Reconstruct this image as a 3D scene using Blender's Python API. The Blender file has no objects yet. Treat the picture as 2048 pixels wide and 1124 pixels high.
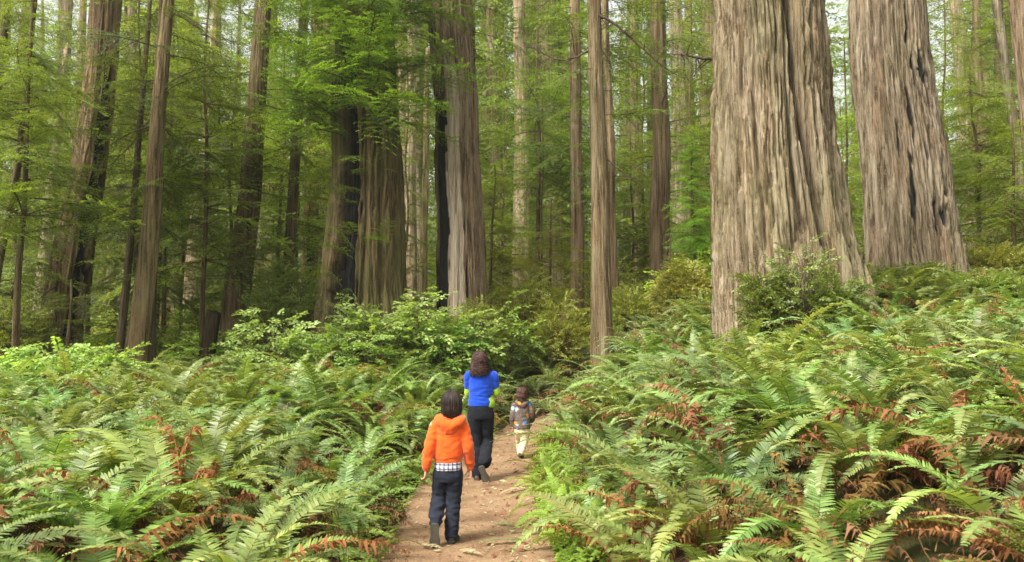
import bpy, math, random
import numpy as np
from mathutils import Vector, Matrix, noise as mnoise

R = math.radians
PI = math.pi
scene = bpy.context.scene
COL = scene.collection

# ------------------------------------------------------------------ camera, world, sun, exposure
F_PX, CX, CY = 1700.0, 1024.0, 562.0          # focal length and centre in photo pixels (2048 wide)
CAM_H = 1.84
TILT = math.atan(111 / F_PX)
cam_d = bpy.data.cameras.new("camera")
cam = bpy.data.objects.new("camera", cam_d)
COL.objects.link(cam)
cam.location = (0, 0, CAM_H)
cam.rotation_euler = (PI / 2 + TILT, 0, 0)
cam_d.sensor_width = 36
cam_d.lens = F_PX / 2048 * 36
cam_d.clip_start = 0.05
cam_d.clip_end = 2000
cam_d.dof.use_dof = True
cam_d.dof.focus_distance = 9.5
cam_d.dof.aperture_fstop = 2.8
scene.camera = cam

SUN_EL, SUN_AZ = 50, 226                        # degrees; azimuth clockwise from +Y
world = bpy.data.worlds.new("World")
scene.world = world
world.use_nodes = True
nt = world.node_tree
bg = nt.nodes["Background"]
sky = nt.nodes.new("ShaderNodeTexSky")
sky.sky_type = 'NISHITA'
sky.sun_disc = False
sky.sun_elevation = R(SUN_EL)
sky.sun_rotation = R(SUN_AZ)
sky.dust_density = 4
hs = nt.nodes.new("ShaderNodeHueSaturation")    # a bright overcast: the blue mostly greyed out
hs.inputs["Saturation"].default_value = 0.18
wm = nt.nodes.new("ShaderNodeMixRGB")           # high thin cloud, a little warm
wm.blend_type = 'MULTIPLY'
wm.inputs[0].default_value = 1
wm.inputs[2].default_value = (1.0, 0.985, 0.94, 1)
nt.links.new(sky.outputs[0], hs.inputs["Color"])
nt.links.new(hs.outputs[0], wm.inputs[1])
nt.links.new(wm.outputs[0], bg.inputs[0])
bg.inputs[1].default_value = 0.15

sun_d = bpy.data.lights.new("sun", 'SUN')
sun_d.energy = 2.6
sun_d.angle = R(16)
sun_d.color = (1, 0.965, 0.91)
sun = bpy.data.objects.new("sun", sun_d)
COL.objects.link(sun)
_az = R(SUN_AZ)
_to = Vector((math.sin(_az) * math.cos(R(SUN_EL)), math.cos(_az) * math.cos(R(SUN_EL)), math.sin(R(SUN_EL))))
sun.rotation_euler = (-_to).to_track_quat('-Z', 'Y').to_euler()
sun.location = _to * 60

vs = scene.view_settings
scene.display_settings.display_device = 'sRGB'
vs.view_transform = 'Standard'
vs.look = 'None'
vs.exposure = 1.32
vs.gamma = 1
try:
    scene.cycles.use_denoising = True
    scene.cycles.max_bounces = 7
    scene.cycles.diffuse_bounces = 4
    scene.cycles.glossy_bounces = 2
    scene.cycles.transmission_bounces = 4
    scene.cycles.use_adaptive_sampling = True
    scene.cycles.adaptive_threshold = 0.015
    scene.cycles.caustics_reflective = False
    scene.cycles.caustics_refractive = False
except Exception:
    pass


def P(px, py, Y):
    """The point where the photo pixel's ray meets the vertical plane at distance Y."""
    u, v = (px - CX) / F_PX, -(py - CY) / F_PX
    dy = math.cos(TILT) - v * math.sin(TILT)
    dz = math.sin(TILT) + v * math.cos(TILT)
    k = Y / dy
    return Vector((u * k, Y, CAM_H + dz * k))


# ------------------------------------------------------------------ noise
_T = np.random.default_rng(7).random((256, 256))


def vn(x, y, px=None, off=0):
    xi, yi = np.floor(x).astype(int), np.floor(y).astype(int)
    fx, fy = x - xi, y - yi
    fx, fy = fx * fx * (3 - 2 * fx), fy * fy * (3 - 2 * fy)
    x0, x1 = xi, xi + 1
    if px:
        x0, x1 = x0 % px, x1 % px
    o = off * 37
    y0 = (yi + o * 3) & 255
    y1 = (yi + 1 + o * 3) & 255
    x0, x1 = (x0 + o) & 255, (x1 + o) & 255
    return (_T[x0, y0] * (1 - fx) + _T[x1, y0] * fx) * (1 - fy) + (_T[x0, y1] * (1 - fx) + _T[x1, y1] * fx) * fy


def fbm(x, y, n=4, off=0):
    a, t, s = 0, 1, 0
    for i in range(n):
        a = a + t * vn(x * 2 ** i, y * 2 ** i, None, off + i)
        s += t
        t *= 0.5
    return a / s


def ss(a, b, t):
    t = np.clip((t - a) / (b - a), 0, 1)
    return t * t * (3 - 2 * t)


# ------------------------------------------------------------------ mesh building
class MB:
    """Collects quads and triangles; build() links them as ONE mesh object."""

    def __init__(s):
        s.V, s.F, s.T, s.A, s.Fm, s.Tm, s.n = [], [], [], [], [], [], 0
        s.extra = {}

    def add(s, V, F=None, T=None, tone=0.5, m=0):
        V = np.asarray(V, float).reshape(-1, 3)
        k = len(V)
        s.V.append(V)
        s.A.append(np.broadcast_to(np.asarray(tone, float), (k,)).copy())
        for lst, ml, X, c in ((s.F, s.Fm, F, 4), (s.T, s.Tm, T, 3)):
            if X is not None and len(X):
                X = np.asarray(X, np.int64).reshape(-1, c)
                lst.append(X + s.n)
                ml.append(np.broadcast_to(np.asarray(m), (len(X),)).copy())
        s.n += k

    def piece(s):
        V = np.concatenate(s.V) if s.V else np.zeros((0, 3))
        F = np.concatenate(s.F) if s.F else np.zeros((0, 4), np.int64)
        T = np.concatenate(s.T) if s.T else np.zeros((0, 3), np.int64)
        Fm = np.concatenate(s.Fm) if s.Fm else np.zeros(0, int)
        Tm = np.concatenate(s.Tm) if s.Tm else np.zeros(0, int)
        return V, F, T, np.concatenate(s.A) if s.A else np.zeros(0), Fm, Tm

    def put(s, piece, M=None, dtone=0.0):
        V, F, T, A, Fm, Tm = piece
        if M is not None:
            M = np.asarray(M)
            V = V @ M[:3, :3].T + M[:3, 3]
        s.V.append(V)
        s.A.append(A + dtone)
        if len(F):
            s.F.append(F + s.n)
            s.Fm.append(Fm)
        if len(T):
            s.T.append(T + s.n)
            s.Tm.append(Tm)
        s.n += len(V)

    def mesh(s, name, mats, smooth=True, attrs=None):
        V, F, T, A, Fm, Tm = s.piece()
        me = bpy.data.meshes.new(name)
        nq, ntr = len(F), len(T)
        me.vertices.add(len(V))
        me.vertices.foreach_set("co", V.astype(np.float32).ravel())
        me.loops.add(nq * 4 + ntr * 3)
        me.polygons.add(nq + ntr)
        me.loops.foreach_set("vertex_index", np.concatenate([F.ravel(), T.ravel()]).astype(np.int32))
        ls = np.concatenate([np.arange(nq) * 4, nq * 4 + np.arange(ntr) * 3]).astype(np.int32)
        me.polygons.foreach_set("loop_start", ls)
        me.polygons.foreach_set("material_index", np.concatenate([Fm, Tm]).astype(np.int32))
        me.polygons.foreach_set("use_smooth", np.full(nq + ntr, smooth))
        at = me.attributes.new("tone", 'FLOAT', 'POINT')
        at.data.foreach_set("value", A.astype(np.float32))
        for k, v in (attrs or {}).items():
            a = me.attributes.new(k, 'FLOAT', 'POINT')
            a.data.foreach_set("value", np.asarray(v).astype(np.float32))
        for m in mats:
            me.materials.append(m)
        me.update()
        me.validate()
        return me

    def build(s, name, mats, parent=None, smooth=True, attrs=None, loc=None):
        return link(name, s.mesh(name, mats, smooth, attrs), parent, loc)


def link(name, data, parent=None, loc=None):
    o = bpy.data.objects.new(name, data)
    COL.objects.link(o)
    if parent is not None:
        o.parent = parent
    if loc is not None:
        o.location = loc
    return o


def tag(o, label=None, cat=None, group=None, kind=None):
    if label:
        o["label"] = label
    if cat:
        o["category"] = cat
    if group:
        o["group"] = group
    if kind:
        o["kind"] = kind
    return o


def rotm(az=0, pitch=0, roll=0, s=1.0, t=(0, 0, 0)):
    M = Matrix.Translation(Vector(t)) @ Matrix.Rotation(az, 4, 'Z') @ Matrix.Rotation(-pitch, 4, 'Y') @ Matrix.Rotation(roll, 4, 'X')
    return np.array(M @ Matrix.Scale(s, 4))


def frames(C, ref):
    C = np.asarray(C, float)
    t = np.gradient(C, axis=0)
    t /= np.linalg.norm(t, axis=1)[:, None] + 1e-12
    ref = np.asarray(ref, float)
    a = ref - (t @ ref)[:, None] * t
    a /= np.linalg.norm(a, axis=1)[:, None] + 1e-12
    b = np.cross(t, a)
    return t, a, b


def tube(C, rx, ry=None, k=8, ref=(1, 0, 0.01), cap=False):
    """A tube along C; with cap=True closed by rounded ends. Returns V, F, T."""
    C = np.asarray(C, float)
    n = len(C)
    rx = np.broadcast_to(np.asarray(rx, float), (n,))
    ry = rx if ry is None else np.broadcast_to(np.asarray(ry, float), (n,))
    t, a, b = frames(C, ref)
    if cap:
        c0, A0, B0, X0, Y0 = [], [], [], [], []
        for ph in (R(65), R(35)):
            h = min(rx[0], ry[0]) * math.sin(ph)
            c0.append(C[0] - t[0] * h)
            A0.append(a[0]); B0.append(b[0]); X0.append(rx[0] * math.cos(ph)); Y0.append(ry[0] * math.cos(ph))
        c1, A1, B1, X1, Y1 = [], [], [], [], []
        for ph in (R(35), R(65)):
            h = min(rx[-1], ry[-1]) * math.sin(ph)
            c1.append(C[-1] + t[-1] * h)
            A1.append(a[-1]); B1.append(b[-1]); X1.append(rx[-1] * math.cos(ph)); Y1.append(ry[-1] * math.cos(ph))
        tip0 = C[0] - t[0] * min(rx[0], ry[0])
        tip1 = C[-1] + t[-1] * min(rx[-1], ry[-1])
        C = np.array(c0 + list(C) + c1)
        a = np.array(A0 + list(a) + A1)
        b = np.array(B0 + list(b) + B1)
        rx = np.array(X0 + list(rx) + X1)
        ry = np.array(Y0 + list(ry) + Y1)
        n = len(C)
    th = np.arange(k) * 2 * PI / k
    V = C[:, None, :] + a[:, None, :] * (rx[:, None] * np.cos(th))[:, :, None] + b[:, None, :] * (ry[:, None] * np.sin(th))[:, :, None]
    V = V.reshape(-1, 3)
    i, j = np.meshgrid(np.arange(n - 1), np.arange(k), indexing='ij')
    j2 = (j + 1) % k
    F = np.stack([i * k + j, i * k + j2, (i + 1) * k + j2, (i + 1) * k + j], -1).reshape(-1, 4)
    T = None
    if cap:
        V = np.vstack([V, tip0, tip1])
        jj = np.arange(k)
        T = np.concatenate([np.stack([(jj + 1) % k, jj, np.full(k, n * k)], -1),
                            np.stack([(n - 1) * k + jj, (n - 1) * k + (jj + 1) % k, np.full(k, n * k + 1)], -1)])
    return V, F, T


def ellipsoid(c, r, n=12, k=18):
    ph = np.linspace(0, PI, n + 1)[1:-1]
    th = np.arange(k) * 2 * PI / k
    V = np.stack([np.sin(ph)[:, None] * np.cos(th), np.sin(ph)[:, None] * np.sin(th), np.cos(ph)[:, None] * np.ones(k)], -1).reshape(-1, 3)
    V = np.vstack([V, [0, 0, 1], [0, 0, -1]]) * np.asarray(r) + np.asarray(c)
    m = n - 1
    i, j = np.meshgrid(np.arange(m - 1), np.arange(k), indexing='ij')
    j2 = (j + 1) % k
    F = np.stack([i * k + j, (i + 1) * k + j, (i + 1) * k + j2, i * k + j2], -1).reshape(-1, 4)
    jj = np.arange(k)
    T = np.concatenate([np.stack([np.full(k, m * k), jj, (jj + 1) % k], -1),
                        np.stack([np.full(k, m * k + 1), (m - 1) * k + (jj + 1) % k, (m - 1) * k + jj], -1)])
    return V, F, T


def smooth_path(pts, n):
    """Catmull-Rom through pts."""
    p = np.asarray(pts, float)
    p = np.vstack([2 * p[0] - p[1], p, 2 * p[-1] - p[-2]])
    out = []
    m = len(p) - 3
    for q in np.linspace(0, m - 1e-6, n):
        i = int(q)
        t = q - i
        a, b, c, d = p[i], p[i + 1], p[i + 2], p[i + 3]
        out.append(0.5 * (2 * b + (c - a) * t + (2 * a - 5 * b + 4 * c - d) * t * t + (3 * b - a - 3 * c + d) * t ** 3))
    return np.array(out)


# ------------------------------------------------------------------ materials
class N:
    def __init__(s, name):
        s.m = bpy.data.materials.new(name)
        s.m.use_nodes = True
        s.t = s.m.node_tree
        s.b = s.t.nodes["Principled BSDF"]
        s.out = s.t.nodes["Material Output"]

    def n(s, typ, **kw):
        nd = s.t.nodes.new(typ)
        for k, v in kw.items():
            setattr(nd, k, v)
        return nd

    def l(s, a, b):
        s.t.links.new(a, b)

    def noise(s, vec, scale, detail=4, rough=0.55):
        nd = s.n("ShaderNodeTexNoise")
        nd.inputs["Scale"].default_value = scale
        nd.inputs["Detail"].default_value = detail
        nd.inputs["Roughness"].default_value = rough
        s.l(vec, nd.inputs["Vector"])
        return nd.outputs["Fac"]

    def coord(s, scale=(1, 1, 1), which="Object"):
        tc = s.n("ShaderNodeTexCoord")
        mp = s.n("ShaderNodeMapping")
        mp.inputs["Scale"].default_value = scale
        s.l(tc.outputs[which], mp.inputs[0])
        return mp.outputs[0]

    def ramp(s, fac, stops):
        nd = s.n("ShaderNodeValToRGB")
        e = nd.color_ramp.elements
        while len(e) < len(stops):
            e.new(0.5)
        for i, (p, c) in enumerate(stops):
            e[i].position = p
            e[i].color = (*c, 1) if len(c) == 3 else c
        s.l(fac, nd.inputs[0])
        return nd.outputs[0]

    def mix(s, fac, a, b, mode='MIX'):
        nd = s.n("ShaderNodeMixRGB", blend_type=mode)
        for sock, v in ((nd.inputs[0], fac), (nd.inputs[1], a), (nd.inputs[2], b)):
            if isinstance(v, (int, float)):
                sock.default_value = v
            elif isinstance(v, tuple):
                sock.default_value = (*v, 1)
            else:
                s.l(v, sock)
        return nd.outputs[0]

    def math(s, op, a, b=0.0, clamp=False):
        nd = s.n("ShaderNodeMath", operation=op, use_clamp=clamp)
        for sock, v in ((nd.inputs[0], a), (nd.inputs[1], b)):
            if isinstance(v, (int, float)):
                sock.default_value = v
            else:
                s.l(v, sock)
        return nd.outputs[0]

    def bump(s, h, strength=0.5, dist=0.02, nrm=None):
        nd = s.n("ShaderNodeBump")
        nd.inputs["Strength"].default_value = strength
        nd.inputs["Distance"].default_value = dist
        s.l(h, nd.inputs["Height"])
        if nrm is not None:
            s.l(nrm, nd.inputs["Normal"])
        return nd.outputs[0]

    def attr(s, name):
        nd = s.n("ShaderNodeAttribute", attribute_name=name)
        return nd.outputs["Fac"]

    def base(s, c):
        if isinstance(c, tuple):
            s.b.inputs["Base Color"].default_value = (*c, 1)
        else:
            s.l(c, s.b.inputs["Base Color"])

    def set(s, rough=None, spec=None, normal=None, sheen=None):
        if rough is not None:
            s.b.inputs["Roughness"].default_value = rough
        if spec is not None:
            s.b.inputs["Specular IOR Level"].default_value = spec
        if normal is not None:
            s.l(normal, s.b.inputs["Normal"])
        if sheen is not None:
            s.b.inputs["Sheen Weight"].default_value = sheen
        return s.m


def leaf_mat(name, dark, light, trans=0.35, rough=0.45, spec=0.4, tint=(1.5, 1.35, 0.6), jitter=0.35):
    k = N(name)
    tone = k.attr("tone")
    oi = k.n("ShaderNodeObjectInfo")
    c = k.mix(k.math('ADD', tone, 0.0, True), dark, light)
    c = k.mix(1.0, c, oi.outputs["Color"], 'MULTIPLY')
    h = k.n("ShaderNodeHueSaturation")
    k.l(k.math('ADD', k.math('MULTIPLY', oi.outputs["Random"], 0.016), 0.488), h.inputs["Hue"])
    k.l(k.math('ADD', k.math('MULTIPLY', oi.outputs["Random"], jitter), 1 - jitter / 2), h.inputs["Value"])
    k.l(c, h.inputs["Color"])
    k.base(h.outputs[0])
    k.set(rough, spec)
    tr = k.n("ShaderNodeBsdfTranslucent")
    k.l(k.mix(1.0, h.outputs[0], tint, 'MULTIPLY'), tr.inputs[0])
    mx = k.n("ShaderNodeMixShader")
    mx.inputs[0].default_value = trans
    k.l(k.b.outputs[0], mx.inputs[1])
    k.l(tr.outputs[0], mx.inputs[2])
    k.l(mx.outputs[0], k.out.inputs[0])
    return k.m


MAT = {}
MAT['fern'] = leaf_mat("fern_leaf", (0.054, 0.118, 0.021), (0.295, 0.395, 0.14), 0.36, 0.46, 0.75)
MAT['fern_bright'] = leaf_mat("young_fern_leaf", (0.13, 0.24, 0.025), (0.30, 0.42, 0.07), 0.4, 0.5, 0.35)
MAT['fern_dead'] = leaf_mat("dead_fern_leaf", (0.10, 0.040, 0.018), (0.27, 0.135, 0.075), 0.2, 0.9, 0.06, (1.3, 1.0, 0.7))
MAT['fern_straw'] = leaf_mat("straw_fern_leaf", (0.30, 0.24, 0.12), (0.5, 0.44, 0.25), 0.25, 0.7, 0.2, (1.1, 1.0, 0.8))
MAT['conifer'] = leaf_mat("conifer_needles", (0.055, 0.080, 0.020), (0.165, 0.225, 0.052), 0.48, 0.55, 0.4, (1.45, 1.32, 0.5))
MAT['broad'] = leaf_mat("pale_broad_leaf", (0.17, 0.27, 0.06), (0.43, 0.53, 0.19), 0.45, 0.6, 0.22, (1.3, 1.3, 0.6))
MAT['small'] = leaf_mat("small_shrub_leaf", (0.09, 0.125, 0.028), (0.29, 0.32, 0.10), 0.38, 0.4, 0.5, (1.4, 1.35, 0.5))
MAT['blossom'] = leaf_mat("blossom_petal", (0.7, 0.6, 0.5), (0.85, 0.78, 0.7), 0.3, 0.6, 0.2, (1, 1, 1))


def wood(name, c1, c2):
    k = N(name)
    v = k.coord((1, 1, 0.3))
    c = k.ramp(k.noise(v, 30, 4), [(0.35, c1), (0.65, c2)])
    oi = k.n("ShaderNodeObjectInfo")
    k.base(k.mix(1.0, c, oi.outputs["Color"], 'MULTIPLY'))
    return k.set(0.85, 0.2)


MAT['twig'] = wood("twig_bark", (0.045, 0.028, 0.018), (0.11, 0.075, 0.045))
MAT['fern_stem'] = wood("fern_stalk", (0.10, 0.055, 0.02), (0.20, 0.13, 0.04))


def bark(name):
    k = N(name)
    oi = k.n("ShaderNodeObjectInfo")
    v1 = k.coord((11, 11, 0.45))
    v2 = k.coord((36, 36, 1.6))
    v3 = k.coord((1, 1, 0.35))
    vf = k.coord((1, 1, 0.7))
    n1 = k.noise(v1, 1.0, 5, 0.6)
    n2 = k.noise(v2, 1.0, 4, 0.65)
    n3 = k.noise(v3, 0.9, 4, 0.6)
    n4 = k.noise(vf, 45, 3, 0.6)
    f = k.math('ADD', k.math('MULTIPLY', n1, 0.6), k.math('MULTIPLY', n2, 0.4))
    c = k.ramp(f, [(0.34, (0.022, 0.015, 0.010)), (0.43, (0.115, 0.082, 0.052)), (0.51, (0.255, 0.21, 0.15)), (0.66, (0.44, 0.395, 0.315))])  # dark end of the ramp paints shade into the fine cracks
    # reddish fresh bark in long patches
    red = k.ramp(k.noise(k.coord((3.5, 3.5, 0.5)), 1.0, 3), [(0.56, (0, 0, 0)), (0.68, (1, 1, 1))])
    c = k.mix(k.math('MULTIPLY', red, 0.45), c, k.mix(1.0, c, (1.05, 0.66, 0.5), 'MULTIPLY'))
    # pale lichen speckle
    lich = k.ramp(n4, [(0.57, (0, 0, 0)), (0.66, (1, 1, 1))])
    c = k.mix(k.math('MULTIPLY', lich, 0.5), c, (0.42, 0.40, 0.30))
    pat = k.ramp(k.noise(k.coord((1.3, 1.3, .3)), 1.0, 4), [(.35, (.72, .68, .63)), (.52, (1, 1, 1)), (.7, (1.12, 1.1, 1.06))])
    c = k.mix(1.0, c, pat, 'MULTIPLY')
    c = k.mix(1.0, c, oi.outputs["Color"], 'MULTIPLY')
    # moss
    ms = k.ramp(k.math('ADD', k.math('MULTIPLY', n3, 0.75), k.math('MULTIPLY', n2, 0.25)), [(0.42, (0, 0, 0)), (0.6, (1, 1, 1))])
    c = k.mix(k.math('MULTIPLY', ms, oi.outputs["Alpha"]), c, (0.11, 0.115, 0.035))
    # weathered bare wood and char, with shapes of their own
    bw = k.ramp(f, [(0.32, (0.075, 0.055, 0.038)), (0.44, (0.30, 0.235, 0.165)), (0.66, (0.56, 0.47, 0.35))])
    c = k.mix(k.attr("bare"), c, bw)
    ch = k.ramp(n2, [(0.35, (0.007, 0.007, 0.007)), (0.7, (0.03, 0.027, 0.026))])
    c = k.mix(k.attr("char"), c, ch)
    k.base(c)
    b1 = k.bump(f, 1.0, 0.09)
    b2 = k.bump(n4, 0.7, 0.02, b1)
    return k.set(0.9, 0.15, b2)


MAT['bark'] = bark("redwood_bark")


def ground_mat():
    k = N("forest_soil")
    v = k.coord()
    c = k.ramp(k.noise(v, 7, 6, 0.65), [(0.3, (0.012, 0.008, 0.006)), (0.5, (0.035, 0.021, 0.012)), (0.7, (0.075, 0.045, 0.024))])
    g = k.ramp(k.noise(v, 0.6, 5), [(0.45, (0, 0, 0)), (0.62, (1, 1, 1))])
    c = k.mix(k.math('MULTIPLY', g, 0.6), c, (0.045, 0.06, 0.018))
    k.base(c)
    return k.set(0.95, 0.1, k.bump(k.noise(v, 22, 5, 0.7), 0.8, 0.05))


def path_mat():
    k = N("trodden_path_soil")
    v = k.coord()
    c = k.ramp(k.noise(v, 2.2, 6, 0.6), [(0.28, (0.14, 0.083, 0.044)), (0.46, (0.245, 0.152, 0.083)), (0.72, (0.33, 0.22, 0.128))])
    gr = k.noise(v, 95, 3, 0.7)
    c = k.mix(1.0, c, k.ramp(gr, [(0.3, (0.55, 0.5, 0.48)), (0.5, (1, 1, 1)), (0.72, (1.0, 1.0, 1.0))]), 'MULTIPLY')
    sp = k.ramp(k.noise(v, 60, 2, 0.5), [(0.66, (0, 0, 0)), (0.70, (1, 1, 1))])
    c = k.mix(k.math('MULTIPLY', sp, 0.7), c, (0.45, 0.30, 0.17))
    dk = k.ramp(k.noise(v, 38, 2, 0.5), [(0.66, (0, 0, 0)), (0.71, (1, 1, 1))])
    c = k.mix(k.math('MULTIPLY', dk, 0.7), c, (0.09, 0.045, 0.022))
    k.base(c)
    b1 = k.bump(k.noise(v, 9, 5, 0.6), 0.6, 0.05)
    return k.set(0.95, 0.12, k.bump(gr, 0.7, 0.012, b1))


MAT['ground'] = ground_mat()
MAT['path'] = path_mat()


# ------------------------------------------------------------------ terrain
_PY = np.array([-5, 2, 7, 9.6, 11.3, 13.8, 16.7, 19.4, 20.8, 22, 24, 30])
_PX = np.array([-.3, -.3, -.32, -.45, -.42, -.15, .25, .85, 1.9, 3.6, 7.0, 20])
_PH = np.array([.75, .75, .74, .74, .70, .60, .50, .46, .5, .6, .8, .8])


def path_c(y):
    return (np.interp(y, _PY, _PX) + np.interp(y - .8, _PY, _PX) + np.interp(y + .8, _PY, _PX)) / 3


def path_h(y):
    return np.interp(y, _PY, _PH)


def terrain(x, y):
    x, y = np.asarray(x, float), np.asarray(y, float)
    xc = path_c(np.minimum(y, 19.5))
    hw = path_h(y)
    tr, tl = x - xc - hw, xc - hw - x
    near = 0.4 + 0.6 * ss(3, 9, y)
    right = near * (0.95 * ss(.05, 2.2, tr) + .5 * ss(1.8, 7, tr)) + ss(8, 21, y) * ss(.6, 6, tr) * .75 + ss(15, 20, y) * ss(.05, 1.3, tr) * .65
    left = .36 * ss(.1, 1.8, tl) + .42 * ss(9, 17, y) * ss(.4, 3, tl)
    mid = .9 * ss(19.3, 23.5, y) * (1 - ss(-.5, 2.5, tr)) * (1 - ss(.5, 4, tl))
    off = np.clip(np.maximum(tr, tl), 0, 1)
    rough = off * (fbm(x * .5 + 40, y * .5 + 40, 4) - .5) * .35
    far = 2.5 * (fbm(x * .03 + 9, y * .03 + 9, 3, 5) - .5) * ss(35, 90, np.hypot(x, y))
    return right + left + mid + rough + far


def tz(x, y):
    return float(terrain(np.array([x]), np.array([y]))[0])


def axis(a, b, fine, far):
    core = np.arange(a, b + 1e-6, fine)
    hi, lo, st = [], [], fine
    x = b
    while x < far:
        st *= 1.25
        x += st
        hi.append(x)
    st, x = fine, a
    while x > -far:
        st *= 1.25
        x -= st
        lo.append(x)
    return np.concatenate([lo[::-1], core, hi])


gx, gy = axis(-16, 18, .2, 330), axis(-2, 34, .2, 330)
X, Y = np.meshgrid(gx, gy, indexing='ij')
inpath = (np.abs(X - path_c(Y)) < path_h(Y) - .06) & (Y > -4.4) & (Y < 23.3)
Z = terrain(X, Y) - np.where(inpath, .05, 0)
g = MB()
nx, ny = X.shape
i, j = np.meshgrid(np.arange(nx - 1), np.arange(ny - 1), indexing='ij')
g.add(np.stack([X, Y, Z], -1), np.stack([i * ny + j, (i + 1) * ny + j, (i + 1) * ny + j + 1, i * ny + j + 1], -1))
tag(g.build("ground", [MAT['ground']]), kind='structure')

yy = np.arange(-4.5, 23.5, .06)
uu = np.linspace(-1, 1, 41)
U, YY = np.meshgrid(uu, yy, indexing='ij')
edge = path_h(YY) + .16 * (fbm(YY * .9 + np.sign(U) * 20 + 50, YY * 0 + 3, 3) - .5) * 2 + .05
PXX = path_c(YY) + U * edge
PZ = terrain(PXX, YY) * (np.abs(U) < .999) + .008 + .03 * (fbm(PXX * 2.2 + 30, YY * 2.2 + 30, 4, 3) - .5) * (1 - np.abs(U) ** 6) \
    - .025 * (1 - U ** 2) + .012 * (fbm(PXX * 14 + 30, YY * 14 + 30, 2, 4) - .5)
PZ = np.where(np.abs(U) > .98, terrain(PXX, YY) - .04, PZ)
g = MB()
nx, ny = U.shape
i, j = np.meshgrid(np.arange(nx - 1), np.arange(ny - 1), indexing='ij')
g.add(np.stack([PXX, YY, PZ], -1), np.stack([i * ny + j, (i + 1) * ny + j, (i + 1) * ny + j + 1, i * ny + j + 1], -1))
tag(g.build("path", [MAT['path']]), kind='structure')


def path_z(x, y):
    u = (x - path_c(y)) / path_h(y)
    return tz(x, y) + .008 - .025 * (1 - u * u)


# ------------------------------------------------------------------ trunks
TREES = []          # (x, y, radius at the ground) for keeping plants off the trunks


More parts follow.
